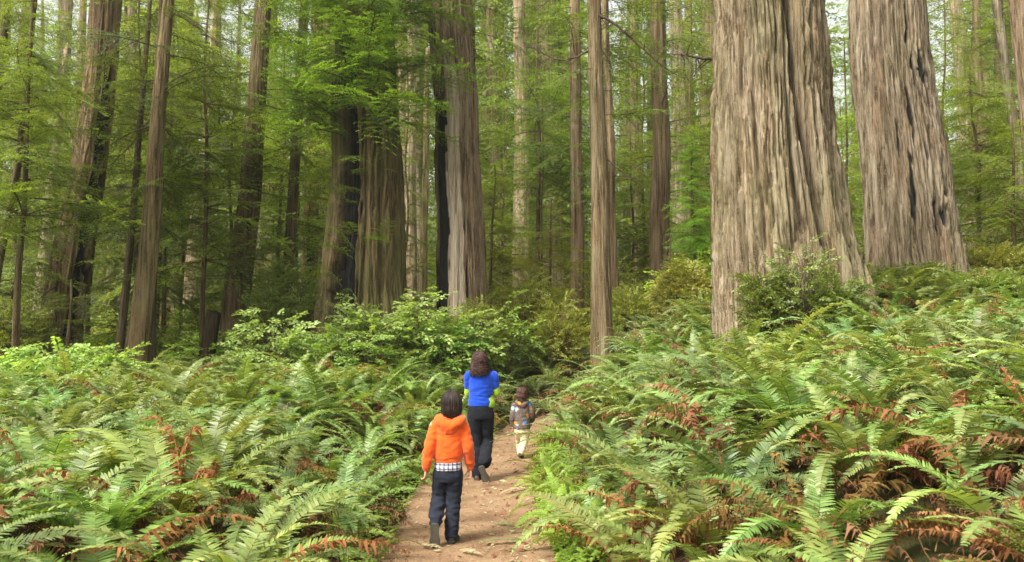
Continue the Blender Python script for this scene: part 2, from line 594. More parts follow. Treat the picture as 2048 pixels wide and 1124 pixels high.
def trunk_mesh(name, C, Rz, nseg, amp, seed, ridge=.11, flare=.25, flutes=5, grooves=(), marks=(), mats=None, tilt_ref=0):
    """C: axis points (n,3) from below the ground up, Rz radii. Real ridged bark in the mesh.
    grooves: (theta0, theta1, width, depth, zlo, zhi) seams; marks: (attr, t0, t1, half0, half1, zlo, zhi, depth) areas, t in sine of the angle."""
    C, Rz = np.asarray(C, float), np.asarray(Rz, float)
    n = len(C)
    th = np.arange(nseg) * 2 * PI / nseg
    TH, ZI = np.meshgrid(th, np.arange(n))
    Z = C[:, 2][:, None] * np.ones_like(TH)
    Rm = Rz[:, None]
    rmean = float(np.median(Rz))
    Pn = max(6, int(round(2 * PI * rmean / ridge)))
    u = TH / (2 * PI) * Pn
    o = seed * 11
    z = Z - C[0, 2]
    warp = (vn(u * .35, z * .9 + o, max(2, int(round(Pn * .35))) if False else None, seed % 20) - .5)
    # keep the warp periodic by fading it at the seam (which faces away from the camera)
    seam = np.clip(np.minimum(TH - 0, 2 * PI - TH) / .5, 0, 1)
    w = warp * 1.0 * seam
    n1 = vn(u + w, z * .28 + o, Pn, seed % 30)
    n2 = vn(u * 2 + w, z * .55 + o, Pn * 2, (seed + 3) % 30)
    n3 = vn(u * 5 + w, z * 1.1 + o, Pn * 5, (seed + 6) % 30)
    n5 = vn(u * 9 + w, z * 4.5 + o, Pn * 9, (seed + 9) % 30)
    r1 = np.clip(np.abs(2 * n1 - 1) * 4.2, 0, 1) ** .7
    r2 = np.clip(np.abs(2 * n2 - 1) * 2.6, 0, 1) ** .8
    n6 = vn(u * 3 + w * 1.3, z * 2.0 + o, Pn * 3, (seed + 18) % 30)
    n7 = vn(u * 4 + w, z * 3.2 + o, Pn * 4, (seed + 21) % 30)
    flake = ss(.47, .53, n6) * .13 + ss(.5, .56, n7) * .06
    disp = amp * (r1 * .66 + r2 * .36 + n3 * .26 + flake + (n5 - .5) * .30 - 1.2)
    h = np.clip(z / max(.5, rmean * 3.2), 0, 1)
    fl = (1 - h) ** 2.2
    lob = vn(TH / (2 * PI) * flutes + .3, z * .12 + o, flutes, (seed + 12) % 30)
    rr = Rm * (1 + flare * fl * (.35 + 1.3 * lob)) + Rm * .09 * (lob - .5) * 1.2 + disp
    rr += Rm * .05 * (vn(TH / (2 * PI) * 3, z * .3 + o, 3, (seed + 15) % 30) - .5)
    at = {"char": np.zeros_like(TH), "bare": np.zeros_like(TH)}
    dth = np.angle(np.exp(1j * (TH + PI / 2)))          # 0 faces the camera, + to its right
    for (t0, t1, wd, dp, zl, zh) in grooves:
        q = np.clip((Z - zl) / (zh - zl), 0, 1)
        c = t0 + (t1 - t0) * q + .08 * (vn(Z * .8 + o, Z * 0 + 2) - .5)
        m = (Z > zl - .3) & (Z < zh + .3)
        rr -= dp * np.exp(-((dth - c) / wd) ** 2) * m
    for (a, t0, t1, h0, h1, zl, zh, dp) in marks:
        q = np.clip((Z - zl) / (zh - zl), 0, 1)
        c = t0 + (t1 - t0) * q
        hw = h0 + (h1 - h0) * q
        s = np.sin(dth)
        front = np.cos(dth) > -.25
        e = hw - np.abs(s - c) + .13 * (vn(Z * 1.1 + o, s * 9 + 40) - .5) + .10 * (vn(Z * 3.1 + o, s * 25 + 40) - .5)
        ez = np.minimum(Z - zl, zh - Z) / .5 + (vn(s * 14 + 30, Z * .5 + 3) - .5) * 2
        mk = ss(-.01, .025, e) * ss(0, .35, ez) * front
        at[a] = np.clip(np.where(mk > .5, mk, np.maximum(at[a], mk)), 0, 1)
        if a == "bare":
            at["char"] *= 1 - mk
        rr -= dp * mk
    rr = np.maximum(rr, Rm * .15)
    V = C[:, None, :] + np.stack([rr * np.cos(TH), rr * np.sin(TH), np.zeros_like(rr)], -1)
    i, j = np.meshgrid(np.arange(n - 1), np.arange(nseg), indexing='ij')
    j2 = (j + 1) % nseg
    F = np.stack([i * nseg + j, i * nseg + j2, (i + 1) * nseg + j2, (i + 1) * nseg + j], -1)
    g = MB()
    g.add(V.reshape(-1, 3), F)
    # top
    tp = len(V.reshape(-1, 3))
    g.add(V[-1].mean(0)[None], None, None)
    jj = np.arange(nseg)
    g.T.append(np.stack([(n - 1) * nseg + jj, (n - 1) * nseg + (jj + 1) % nseg, np.full(nseg, tp)], -1))
    g.Tm.append(np.zeros(nseg, int))
    return g, {k: np.append(v.ravel(), 0) for k, v in at.items()}


class Tree:
    pass


def make_tree(samples, Yd, label, name="redwood_tree", seed=1, color=(1, 1, 1, .2), res=.02, vres=.05, amp=.035, extend=1.35,
              flare=.07, ridge=.1, grooves=(), marks=(), cat="tree", group=None, top=None):
    """samples: (centre px, py, width px) down a trunk in the photo, at distance Yd."""
    samples = sorted(samples, key=lambda s: -s[1])
    pts = [P(cx, py, Yd) for cx, py, w in samples]
    rad = [w / 2 * Yd / F_PX / math.sqrt(1 + ((cx - CX) / F_PX) ** 2) * 1.0 for cx, py, w in samples]
    zs = np.array([p.z for p in pts]); xs = np.array([p.x for p in pts]); rs = np.array(rad)
    # straight on to the ground and on above the frame
    sl = (xs[1] - xs[0]) / (zs[1] - zs[0])
    x0 = xs[0]
    gz = tz(x0, Yd)
    xb = xs[0] + sl * (gz - .25 - zs[0])
    gz = tz(xb, Yd)
    zb = gz - .3
    xb = xs[0] + sl * (zb - zs[0])
    slt = (xs[-1] - xs[-2]) / (zs[-1] - zs[-2])
    zt = top if top else zb + (zs[-1] - zb) * extend
    xt = xs[-1] + slt * (zt - zs[-1])
    slr = min(0, (rs[-1] - rs[-2]) / (zs[-1] - zs[-2]))
    rt = max(rs[-1] * .75, rs[-1] + slr * (zt - zs[-1]))
    srt = (rs[0] - rs[1]) / (zs[0] - zs[1])
    rb = rs[0] + np.clip(srt, -.12, 0) * (zb - zs[0])
    Zk = np.concatenate([[zb], zs, [zt]]); Xk = np.concatenate([[xb], xs, [xt]]); Rk = np.concatenate([[rb], rs, [rt]])
    nz = int((zt - zb) / vres) + 2
    z = np.linspace(zb, zt, nz)
    wob = (vn(z * .35 + seed * 5, z * 0 + 1, None, seed % 9) - .5) * min(.25, float(rs.mean()) * .5)
    x = np.interp(z, Zk, Xk) + wob
    yv = Yd + (vn(z * .3 + seed * 9, z * 0 + 4, None, seed % 9) - .5) * .2
    r = np.interp(z, Zk, Rk)
    nseg = int(np.clip(2 * PI * np.median(r) / res, 20, 800))
    base = Vector((float(xb), Yd, gz))
    C = np.stack([x - base.x, yv - base.y, z - base.z], -1)
    gg = [(a, b, c, d, e - gz, f - gz) for a, b, c, d, e, f in grooves]
    mm = [(a, b, c, d, e, f - gz, h - gz, q) for a, b, c, d, e, f, h, q in marks]
    mb, at = trunk_mesh(name, C, r, nseg, amp, seed, ridge, flare, grooves=gg, marks=mm)
    root = bpy.data.objects.new(name, None)
    COL.objects.link(root)
    root.location = base
    root.empty_display_size = .3
    tag(root, label, cat, group)
    tr = mb.build("trunk", [MAT['bark']], root, True, at)
    tr.color = color
    T = Tree()
    T.root, T.base, T.z, T.C, T.r, T.Y = root, base, C[:, 2], C, r, Yd
    TREES.append((base.x + 0, Yd, float(r[:10].mean()) * (1 + flare * .6)))
    return T


# ------------------------------------------------------------------ conifer sprays and crowns
def spray(seed, L=2.0, droop=.35, step=.08, leaf=.074, wleaf=.026, twl=.34, lstep=.042):
    rg = np.random.default_rng(seed)
    g = MB()
    s = np.linspace(0, 1, 12)
    wy = rg.normal(0, .05) * L
    main = np.stack([L * s * (1 - .12 * s * droop), wy * np.sin(s * 3), .12 * L * s - droop * L * s ** 2 * .7], -1)
    V, F, T = tube(main, np.linspace(.011 * L * .6 + .003, .002, 12), None, 4, (0, 0.1, 1))
    g.add(V, F, None, .3, 1)
    q = .14
    side = 1
    while q < 1.0:
        side = -side
        i = q * 11
        b = np.array([np.interp(i, np.arange(12), main[:, c]) for c in range(3)])
        tl = L * twl * (math.sin(PI * min(1, q * .82 + .14)) ** .8) * rg.uniform(.65, 1.15) + .06
        an = R(rg.uniform(42, 66)) * side
        d = np.array([math.cos(an), math.sin(an), rg.normal(-.08, .12)])
        n_l = max(3, int(tl / lstep))
        t = (np.arange(n_l) + .7) / n_l
        dr = rg.uniform(.1, .35)
        pts = b + d * (t * tl)[:, None] + np.array([0, 0, -1]) * (dr * tl * t ** 2)[:, None]
        # twig as a thin strip
        w = np.array([-d[1], d[0], 0]) * .0035
        e = b + d * tl + np.array([0, 0, -dr * tl])
        mid = b + d * tl * .5 + np.array([0, 0, -dr * tl * .25])
        g.add([b - w, b + w, mid + w, mid - w, e], [[0, 1, 2, 3]], [[3, 2, 4]], .3, 1)
        base_tone = rg.uniform(.15, .55)
        for sd in (-1, 1):
            la = R(48) * sd + rg.normal(0, .18, n_l)
            dx = d[0] * np.cos(la) - d[1] * np.sin(la)
            dy = d[0] * np.sin(la) + d[1] * np.cos(la)
            dz = rg.normal(-.12, .2, n_l)
            D = np.stack([dx, dy, dz], -1)
            ll = leaf * rg.uniform(.7, 1.25, n_l) * (1.15 - .5 * t)
            Wd = np.stack([-dy, dx, rg.normal(0, .45, n_l)], -1) * (wleaf * .5 * rg.uniform(.8, 1.2, n_l))[:, None]
            p0 = pts
            p2 = pts + D * ll[:, None]
            p1 = pts + D * (ll * .5)[:, None] + Wd
            p3 = pts + D * (ll * .5)[:, None] - Wd
            V = np.stack([p0, p1, p2, p3], 1).reshape(-1, 3)
            tn = np.repeat(base_tone + .35 * t * q + rg.normal(0, .1, n_l), 4)
            g.add(V, np.arange(n_l * 4).reshape(-1, 4), None, tn, 0)
        q += step / L * rg.uniform(.75, 1.25)
    return g.piece()


SPRAYS = [spray(100 + i, 2.0, [.15, .3, .45, .6, .75, .35, .25, .5][i]) for i in range(8)]
SMALL = [spray(140 + i, 1.0, [.3, .5, .7, .4][i], .06, .05, .018, .4, .036) for i in range(4)]
FARSPR = [spray(160 + i, 4.0, [.3, .45, .6, .4][i], .42, .36, .15, .3, .2) for i in range(4)]
MIDSPR = [spray(170 + i, 3.0, [.3, .5, .65, .4][i], .17, .13, .05, .32, .095) for i in range(4)]


def crown(T, z0, z1, n, L0, L1, seed, az=None, spread=PI, pitch=(-20, 25), lib=None, color=(1, 1, 1, 1), tone=0.0, fmax=None):
    """One crown mesh of n branches on tree T between heights z0..z1 (metres above its base)."""
    rg = np.random.default_rng(seed)
    lib = lib or SPRAYS
    libL = {id(SPRAYS): 2.0, id(SMALL): 1.0, id(FARSPR): 4.0, id(MIDSPR): 3.0}[id(lib)]
    g = MB()
    lim = P(CX, -25, T.Y).z - T.root.location.z
    n = int(n * max(.4, min(1, (lim - z0) / (z1 - z0)))) if lim > z0 else n
    z1 = max(z0 + .5, min(z1, lim))
    for k in range(n):
        z = z0 + (z1 - z0) * rg.random() ** .9
        i = int(np.argmin(np.abs(T.z - z)))
        a = rg.uniform(-PI, PI) if az is None else az + rg.uniform(-spread, spread)
        L = L0 + (L1 - L0) * rg.random()
        r = T.r[i] * .8
        p = T.C[i] + np.array([math.cos(a) * r, math.sin(a) * r, 0])
        M = rotm(a, R(rg.uniform(*pitch)), rg.normal(0, .25), L / libL, p)
        g.put(lib[rg.integers(len(lib))], M, rg.normal(tone, .12))
    o = g.build("crown", [MAT['conifer'], MAT['twig']], T.root, False)
    o.color = color
    return o


# camera-facing azimuth is -PI/2
FRONT = -PI / 2
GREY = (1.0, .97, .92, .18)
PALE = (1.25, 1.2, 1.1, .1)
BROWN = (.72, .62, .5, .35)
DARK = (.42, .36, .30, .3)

# the two giants on the right
tA = make_tree([(1538, 0, 216), (1556, 300, 250), (1572, 480, 288), (1592, 600, 326)], 16.0,
               "broad pale redwood trunk with a long seam, nearer of the two giants", seed=3, color=(.96, .90, .79, .36),
               res=.013, vres=.026, amp=.20, ridge=.11, flare=.02, extend=1.4,
               grooves=[(.38, .05, .09, .62, 1.0, 9.5), (-.08, -.02, .05, .16, 1, 9), (-.9, -.8, .04, .1, 2, 9), (.85, .75, .07, .14, 1, 9), (1.15, .95, .06, .12, 1, 9), (-.6, -.5, .04, .06, 2, 9)])
tB = make_tree([(1771, 0, 157), (1805, 300, 175), (1826, 480, 190), (1843, 585, 213)], 21.0,
               "wide grey redwood trunk pitted with black burn holes, second giant at right", seed=8, color=(.93, .87, .80, .2),
               res=.015, vres=.032, amp=.15, ridge=.10, flare=.03, extend=1.4,
               grooves=[(-.65, -.75, .06, .1, 2, 10), (.15, .3, .04, .07, 2, 8)],
               marks=[("char", -.42, -.28, .035, .03, 3.4, 6.2, .07), ("char", .28, .10, .035, .03, 3.4, 6.4, .08), ("char", -.1, -.12, .03, .03, 6.6, 7.6, .08),
                      ("char", .42, .33, .025, .02, 7.2, 9.2, .08), ("char", .02, .05, .03, .03, 8.4, 9.6, .08), ("char", .5, .52, .05, .04, 5.2, 5.9, .1),
                      ("char", -.5, -.45, .03, .02, 6.9, 7.6, .1), ("char", .2, .42, .04, .03, 2.9, 3.6, .08)]
               + [("char", a, a + .02, h, h * .8, z, z + dz, .09) for a, h, z, dz in (
                   (-.32, .03, 9.2, .35), (-.1, .035, 10.2, .3), (.05, .03, 9.9, .5), (.3, .03, 10.0, .4), (-.2, .025, 8.3, .4), (.12, .03, 7.9, .35), (.35, .03, 6.9, .5),
                   (-.48, .035, 7.9, .35), (-.02, .025, 6.1, .4), (.5, .03, 7.9, .4), (.6, .035, 6.4, .35), (-.3, .03, 5.2, .5), (.2, .03, 5.0, .4), (-.42, .03, 4.2, .8),
                   (.38, .03, 4.4, .6), (.08, .04, 4.4, .5), (-.55, .025, 6.1, .5), (.62, .03, 5.0, .4), (.25, .02, 8.8, .9), (-.28, .02, 9.9, .7))])

# the burnt hollow tree and the split snag in the middle
tC = make_tree([(738, 0, 112), (735, 200, 132), (732, 400, 150), (731, 560, 172), (730, 620, 185)], 22.0,
               "massive mossy redwood with a black burnt hollow up its front and green sprays", seed=12, color=(.52, .44, .30, .6),
               res=.015, vres=.035, amp=.13, ridge=.15, flare=.1,
               grooves=[(.1, .2, .06, .12, 1, 9), (.6, .55, .07, .14, 1, 9)],
               marks=[("char", -.27, -.38, .28, .32, .2, 9.6, .4), ("char", .05, .0, .02, .02, 2.0, 7, .1)])
tD = make_tree([(899, 0, 84), (902, 100, 88), (912, 300, 92), (925, 480, 98), (929, 590, 104)], 23.0,
               "split snag of pale bare wood edged with black char", seed=17, color=(.80, .70, .60, .15),
               res=.012, vres=.03, amp=.085, ridge=.10, flare=.1,
               marks=[("bare", -.08, -.1, .36, .34, .6, 9.4, .02), ("char", -.80, -.82, .37, .36, .5, 8.6, .16), ("char", .42, .30, .10, .015, .5, 6.0, .1)])

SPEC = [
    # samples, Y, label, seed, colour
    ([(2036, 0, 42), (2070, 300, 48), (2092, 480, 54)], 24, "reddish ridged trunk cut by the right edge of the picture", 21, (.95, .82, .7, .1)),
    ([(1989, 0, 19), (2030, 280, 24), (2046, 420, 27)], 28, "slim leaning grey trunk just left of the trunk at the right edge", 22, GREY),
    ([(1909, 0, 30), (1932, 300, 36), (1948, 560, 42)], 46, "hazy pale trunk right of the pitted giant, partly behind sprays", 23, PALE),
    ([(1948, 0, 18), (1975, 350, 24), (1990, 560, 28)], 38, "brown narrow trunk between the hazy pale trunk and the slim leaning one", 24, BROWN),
    ([(1998, 60, 22), (2010, 400, 30), (2016, 560, 34)], 42, "dark trunk seen behind the slim leaning grey trunk", 25, DARK),
    ([(1320, 0, 31), (1321, 300, 36), (1324, 500, 42), (1327, 620, 46)], 30, "straight brown redwood with a shaded lower trunk behind the tan bush", 26, (.48, .40, .30, .15)),  # whole trunk coloured darker to stand in for the shade low down
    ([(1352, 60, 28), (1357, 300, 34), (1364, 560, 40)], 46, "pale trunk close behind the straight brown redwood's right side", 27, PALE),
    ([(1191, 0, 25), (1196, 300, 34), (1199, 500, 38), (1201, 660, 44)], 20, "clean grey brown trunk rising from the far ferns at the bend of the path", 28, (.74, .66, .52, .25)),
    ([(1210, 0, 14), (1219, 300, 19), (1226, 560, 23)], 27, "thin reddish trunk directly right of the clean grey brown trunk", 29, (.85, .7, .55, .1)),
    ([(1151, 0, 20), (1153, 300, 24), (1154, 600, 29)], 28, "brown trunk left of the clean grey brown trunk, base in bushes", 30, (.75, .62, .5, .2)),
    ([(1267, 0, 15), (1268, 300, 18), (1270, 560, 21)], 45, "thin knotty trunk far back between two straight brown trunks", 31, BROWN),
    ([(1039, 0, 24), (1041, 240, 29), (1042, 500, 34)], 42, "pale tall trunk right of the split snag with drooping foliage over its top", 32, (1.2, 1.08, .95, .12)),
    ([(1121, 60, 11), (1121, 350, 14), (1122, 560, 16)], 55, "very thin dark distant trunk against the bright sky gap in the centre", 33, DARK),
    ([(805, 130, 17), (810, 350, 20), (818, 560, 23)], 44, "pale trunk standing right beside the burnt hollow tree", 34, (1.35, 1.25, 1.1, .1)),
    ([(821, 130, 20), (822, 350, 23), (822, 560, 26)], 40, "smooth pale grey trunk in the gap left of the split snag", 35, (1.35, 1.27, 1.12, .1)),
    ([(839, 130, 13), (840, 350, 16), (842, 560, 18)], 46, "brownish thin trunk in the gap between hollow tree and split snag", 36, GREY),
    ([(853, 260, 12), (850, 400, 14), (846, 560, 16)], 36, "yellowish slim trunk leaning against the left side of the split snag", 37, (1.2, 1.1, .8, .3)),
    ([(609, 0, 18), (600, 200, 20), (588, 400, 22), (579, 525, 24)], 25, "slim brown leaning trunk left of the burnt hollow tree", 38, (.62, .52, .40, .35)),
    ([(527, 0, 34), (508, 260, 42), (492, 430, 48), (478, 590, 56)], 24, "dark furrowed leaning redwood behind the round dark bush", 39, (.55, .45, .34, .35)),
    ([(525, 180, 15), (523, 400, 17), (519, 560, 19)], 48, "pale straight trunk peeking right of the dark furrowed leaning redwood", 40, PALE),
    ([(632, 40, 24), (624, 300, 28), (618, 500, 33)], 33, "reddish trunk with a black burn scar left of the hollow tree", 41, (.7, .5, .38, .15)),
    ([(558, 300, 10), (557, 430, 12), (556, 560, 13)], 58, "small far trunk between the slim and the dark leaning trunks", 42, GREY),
    ([(215, 0, 66), (192, 225, 68), (151, 450, 80), (122, 640, 96)], 22, "thick leaning redwood with a black right side at the left of the picture", 43, (.66, .53, .40, .25)),
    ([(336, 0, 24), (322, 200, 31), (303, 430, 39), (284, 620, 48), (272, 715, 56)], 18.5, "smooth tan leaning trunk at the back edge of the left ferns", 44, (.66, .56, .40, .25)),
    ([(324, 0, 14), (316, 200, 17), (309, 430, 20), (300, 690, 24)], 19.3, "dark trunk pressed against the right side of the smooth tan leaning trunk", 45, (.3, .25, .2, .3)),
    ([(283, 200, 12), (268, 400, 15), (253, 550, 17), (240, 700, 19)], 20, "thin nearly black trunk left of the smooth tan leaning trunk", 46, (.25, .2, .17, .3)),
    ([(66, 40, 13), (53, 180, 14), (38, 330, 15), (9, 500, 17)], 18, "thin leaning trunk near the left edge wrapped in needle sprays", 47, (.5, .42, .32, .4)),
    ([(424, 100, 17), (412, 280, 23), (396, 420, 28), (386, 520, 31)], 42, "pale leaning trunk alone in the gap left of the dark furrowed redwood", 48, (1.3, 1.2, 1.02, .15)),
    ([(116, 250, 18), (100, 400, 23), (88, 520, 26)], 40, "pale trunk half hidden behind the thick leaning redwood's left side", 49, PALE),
    ([(8, 30, 16), (-2, 125, 17), (-20, 300, 19)], 24, "dark trunk cut by the left edge of the picture high up", 50, DARK),
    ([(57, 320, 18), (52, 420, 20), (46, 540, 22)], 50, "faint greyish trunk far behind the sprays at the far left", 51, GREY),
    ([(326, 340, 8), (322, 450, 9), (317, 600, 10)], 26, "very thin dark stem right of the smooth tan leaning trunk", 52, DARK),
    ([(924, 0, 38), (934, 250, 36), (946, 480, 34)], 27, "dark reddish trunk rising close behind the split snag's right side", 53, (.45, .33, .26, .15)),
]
TR = {}
for smp, Yd, lab, sd, colr in SPEC:
    w = np.mean([s[2] for s in smp]) / F_PX * Yd
    mk = ()
    if sd == 41:
        mk = [("char", .35, .2, .45, .3, 2.6, 6.4, .06)]
    if sd == 43:
        mk = [("char", .80, .82, .17, .22, .5, 9, .12)]  # black area down this trunk's right side
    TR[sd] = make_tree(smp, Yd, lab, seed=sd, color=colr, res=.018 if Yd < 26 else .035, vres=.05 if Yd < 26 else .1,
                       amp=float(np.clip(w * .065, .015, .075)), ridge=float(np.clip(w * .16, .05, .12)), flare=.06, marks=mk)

# crowns of the trees that carry foliage in the picture
crown(tC, 6.0, 10.8, 170, .8, 2.5, 1, FRONT, 1.6, (-15, 45), SPRAYS, (1.0, 1.25, .75, 1), .25)
crown(tC, 1.2, 5.6, 26, .5, 1.3, 2, FRONT - .3, 1.1, (-10, 40), SPRAYS, (1.0, 1.2, .75, 1), .15)
CR = [  # seed of tree, z0, z1, n, L0, L1, colour, tone
    (43, 1.0, 12, 12, .8, 2.4, (.85, .85, .8, 1), 0), (44, 3.5, 12, 34, .8, 2.2, (.8, .85, .75, 1), -.05), (45, 3, 12, 30, .8, 2.2, (.75, .8, .7, 1), -.05),
    (46, 2.2, 9, 34, .8, 2.0, (.8, .85, .7, 1), -.05), (47, 1.5, 11, 34, .7, 2.2, (1.05, 1.05, .85, 1), .08), (39, 5.0, 13, 50, .9, 2.6, (.9, .95, .75, 1), 0),
    (38, 4, 13, 40, .8, 2.0, (.9, .98, .75, 1), 0), (41, 5, 16, 46, .9, 2.6, (.9, 1, .75, 1), 0), (28, 6.5, 12, 16, .8, 2.2, (.85, .95, .8, 1), 0),
    (30, 6, 15, 30, 1, 2.8, (.9, 1, .85, 1), 0), (26, 7, 16, 40, 1.2, 3.2, (.9, 1, .7, 1), 0), (29, 5, 14, 24, .9, 2.4, (.9, 1, .7, 1), 0),
    (22, 5, 14, 24, .8, 2.2, (1, 1.05, .7, 1), .05), (25, 4, 18, 60, 1.5, 3.6, (1, 1.05, .65, 1), .05), (24, 6, 18, 40, 1.4, 3, (1, 1.05, .7, 1), .05),
    (50, 4, 12, 40, .8, 2.6, (1, 1.05, .8, 1), .08), (52, 2, 10, 30, .8, 2, (.85, .9, .7, 1), 0), (53, 6, 13, 40, .9, 2.4, (.85, .95, .75, 1), 0),
]
for sd, z0, z1, n, L0, L1, colr, tn in CR:
    crown(TR[sd], z0, z1, n, L0, L1, 300 + sd, None, PI, (-30, 20), SPRAYS if TR[sd].Y < 29 else MIDSPR, colr, tn)
for sd in (32, 23, 27, 34, 35, 48, 49, 51, 31, 33, 40, 42, 36):
    crown(TR[sd], 9 if sd != 32 else 11, TR[sd].z[-1], 46, 1.5, 4.2, 400 + sd, None, PI, (-35, 15), MIDSPR, (.9, 1.02, .85, 1), .05)
crown(tD, 7.6, 11.5, 26, .6, 1.6, 5, FRONT, 1.4, (-20, 35), SPRAYS, (.95, 1.15, .75, 1), .12)


# young conifers whose foliage fills the gaps: thin trunk, branches from low down
def young(px, py_top, Yd, label, seed, n, L0, L1, colr=(1, 1, 1, 1), tone=0, zlow=.8, w=.08, group=None, name="young_conifer", lean=0, lib=None):
    p = P(px, 600, Yd)
    gz = tz(p.x, Yd)
    H = P(px, max(py_top, -30), Yd).z - gz
    z = np.linspace(-.2, H, 24)
    x = lean * z + (vn(z * .5 + seed, z * 0, None, 3) - .5) * .2
    C = np.stack([x, (vn(z * .5 + seed, z * 0 + 9, None, 3) - .5) * .2, z], -1)
    r = np.linspace(w, w * .25, 24)
    root = bpy.data.objects.new(name, None)
    COL.objects.link(root)
    root.location = (p.x, Yd, gz)
    tag(root, label, "tree", group)
    V, F, T_ = tube(C, r, None, 10, cap=True)
    g = MB()
    g.add(V, F, T_, .5)
    t = g.build("trunk", [MAT['bark']], root)
    t.color = (.5, .42, .32, .3)
    T = Tree()
    T.root, T.z, T.C, T.r, T.Y = root, z, C, r, Yd
    rg = np.random.default_rng(seed)
    gg = MB()
    lib = lib or (SPRAYS if Yd < 30 else MIDSPR)
    lL = 2.0 if lib is SPRAYS else 3.0
    for k in range(n):
        q = rg.random()
        zz = zlow + (H - zlow) * q
        i = int(np.argmin(np.abs(z - zz)))
        a = rg.uniform(-PI, PI)
        L = (L0 + (L1 - L0) * rg.random()) * (1.1 - .75 * q ** 1.5)
        gg.put(lib[rg.integers(len(lib))], rotm(a, R(rg.uniform(-22, 25)), rg.normal(0, .22), L / lL, C[i]), rg.normal(tone, .12))
    for k in range(14):
        i = rg.integers(3, 20)
        a = rg.uniform(-PI, PI)
        l = rg.uniform(.5, 1.5) * (1.1 - .6 * i / 24)
        d = np.array([math.cos(a), math.sin(a), rg.normal(.05, .3)])
        V, F, T_ = tube(smooth_path([C[i], C[i] + d * l * .5 + rg.normal(0, .04, 3), C[i] + d * l + np.array([0, 0, -rg.uniform(.05, .35) * l])], 7), np.linspace(.009, .002, 7), None, 4, (.2, .9, .1))
        gg.add(V, F, None, .5, 1)
    o = gg.build("crown", [MAT['conifer'], MAT['twig']], root, False)
    bright = 1.05 if Yd < 20 else (1.3 if Yd < 25 else 1.6)  # leaf colour lightened with distance, standing in for light in the depth
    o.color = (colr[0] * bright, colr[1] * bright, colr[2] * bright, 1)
    return root


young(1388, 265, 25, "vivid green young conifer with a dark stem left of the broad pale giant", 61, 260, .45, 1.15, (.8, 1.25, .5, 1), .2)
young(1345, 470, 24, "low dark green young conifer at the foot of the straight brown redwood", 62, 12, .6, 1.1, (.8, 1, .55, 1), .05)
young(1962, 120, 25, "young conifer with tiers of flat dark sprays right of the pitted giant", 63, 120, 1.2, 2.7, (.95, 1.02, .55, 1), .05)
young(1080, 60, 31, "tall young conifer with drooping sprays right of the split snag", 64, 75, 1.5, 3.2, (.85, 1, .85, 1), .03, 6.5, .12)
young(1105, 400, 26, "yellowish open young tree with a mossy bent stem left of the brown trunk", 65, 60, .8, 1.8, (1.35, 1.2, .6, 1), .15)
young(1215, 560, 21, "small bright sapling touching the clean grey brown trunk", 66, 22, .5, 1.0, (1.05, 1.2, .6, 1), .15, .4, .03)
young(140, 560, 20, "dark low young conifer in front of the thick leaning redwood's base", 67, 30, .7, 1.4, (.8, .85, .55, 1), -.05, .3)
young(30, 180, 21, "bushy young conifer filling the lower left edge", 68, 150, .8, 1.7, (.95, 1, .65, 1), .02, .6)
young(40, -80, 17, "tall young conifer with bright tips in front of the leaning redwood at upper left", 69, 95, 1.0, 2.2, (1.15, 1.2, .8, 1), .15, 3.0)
young(268, -60, 23.2, "tall dark young conifer between the leaning redwood and the tan trunk", 70, 130, 1.0, 2.4, (.95, 1.0, .7, 1), .0, 1.0)  # crown tints of this left group raised to stand in for light
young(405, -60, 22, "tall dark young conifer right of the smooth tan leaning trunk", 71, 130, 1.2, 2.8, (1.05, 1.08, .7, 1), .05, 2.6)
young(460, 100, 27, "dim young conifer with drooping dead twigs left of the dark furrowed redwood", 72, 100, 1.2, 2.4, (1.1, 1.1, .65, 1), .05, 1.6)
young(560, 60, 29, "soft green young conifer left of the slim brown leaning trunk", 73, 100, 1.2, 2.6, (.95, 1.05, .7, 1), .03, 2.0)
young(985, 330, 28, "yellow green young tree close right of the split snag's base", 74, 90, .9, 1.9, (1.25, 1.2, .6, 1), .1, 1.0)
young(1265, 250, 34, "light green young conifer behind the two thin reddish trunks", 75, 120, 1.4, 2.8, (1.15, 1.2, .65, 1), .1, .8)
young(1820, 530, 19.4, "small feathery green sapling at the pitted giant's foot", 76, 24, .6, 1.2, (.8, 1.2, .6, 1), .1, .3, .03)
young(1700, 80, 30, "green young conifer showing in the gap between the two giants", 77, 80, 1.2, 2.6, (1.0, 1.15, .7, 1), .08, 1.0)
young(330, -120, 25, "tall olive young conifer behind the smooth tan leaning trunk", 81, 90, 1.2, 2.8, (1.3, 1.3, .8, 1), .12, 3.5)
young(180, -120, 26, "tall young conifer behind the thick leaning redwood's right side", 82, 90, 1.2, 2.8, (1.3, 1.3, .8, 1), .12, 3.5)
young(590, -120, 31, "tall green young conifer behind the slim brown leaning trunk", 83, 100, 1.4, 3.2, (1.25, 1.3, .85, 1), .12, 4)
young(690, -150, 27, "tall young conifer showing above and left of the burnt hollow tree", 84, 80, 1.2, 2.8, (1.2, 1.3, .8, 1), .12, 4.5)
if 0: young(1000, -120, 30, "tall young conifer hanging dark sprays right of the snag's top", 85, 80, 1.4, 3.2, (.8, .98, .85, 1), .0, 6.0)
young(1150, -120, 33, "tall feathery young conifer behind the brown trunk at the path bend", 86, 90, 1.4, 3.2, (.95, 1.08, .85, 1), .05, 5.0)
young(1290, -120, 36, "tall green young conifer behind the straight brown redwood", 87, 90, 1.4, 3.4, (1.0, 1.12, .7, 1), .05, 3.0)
young(-30, -120, 23, "tall young conifer reaching in from the left edge", 88, 90, 1.2, 2.8, (1.1, 1.15, .75, 1), .1, 1.0)
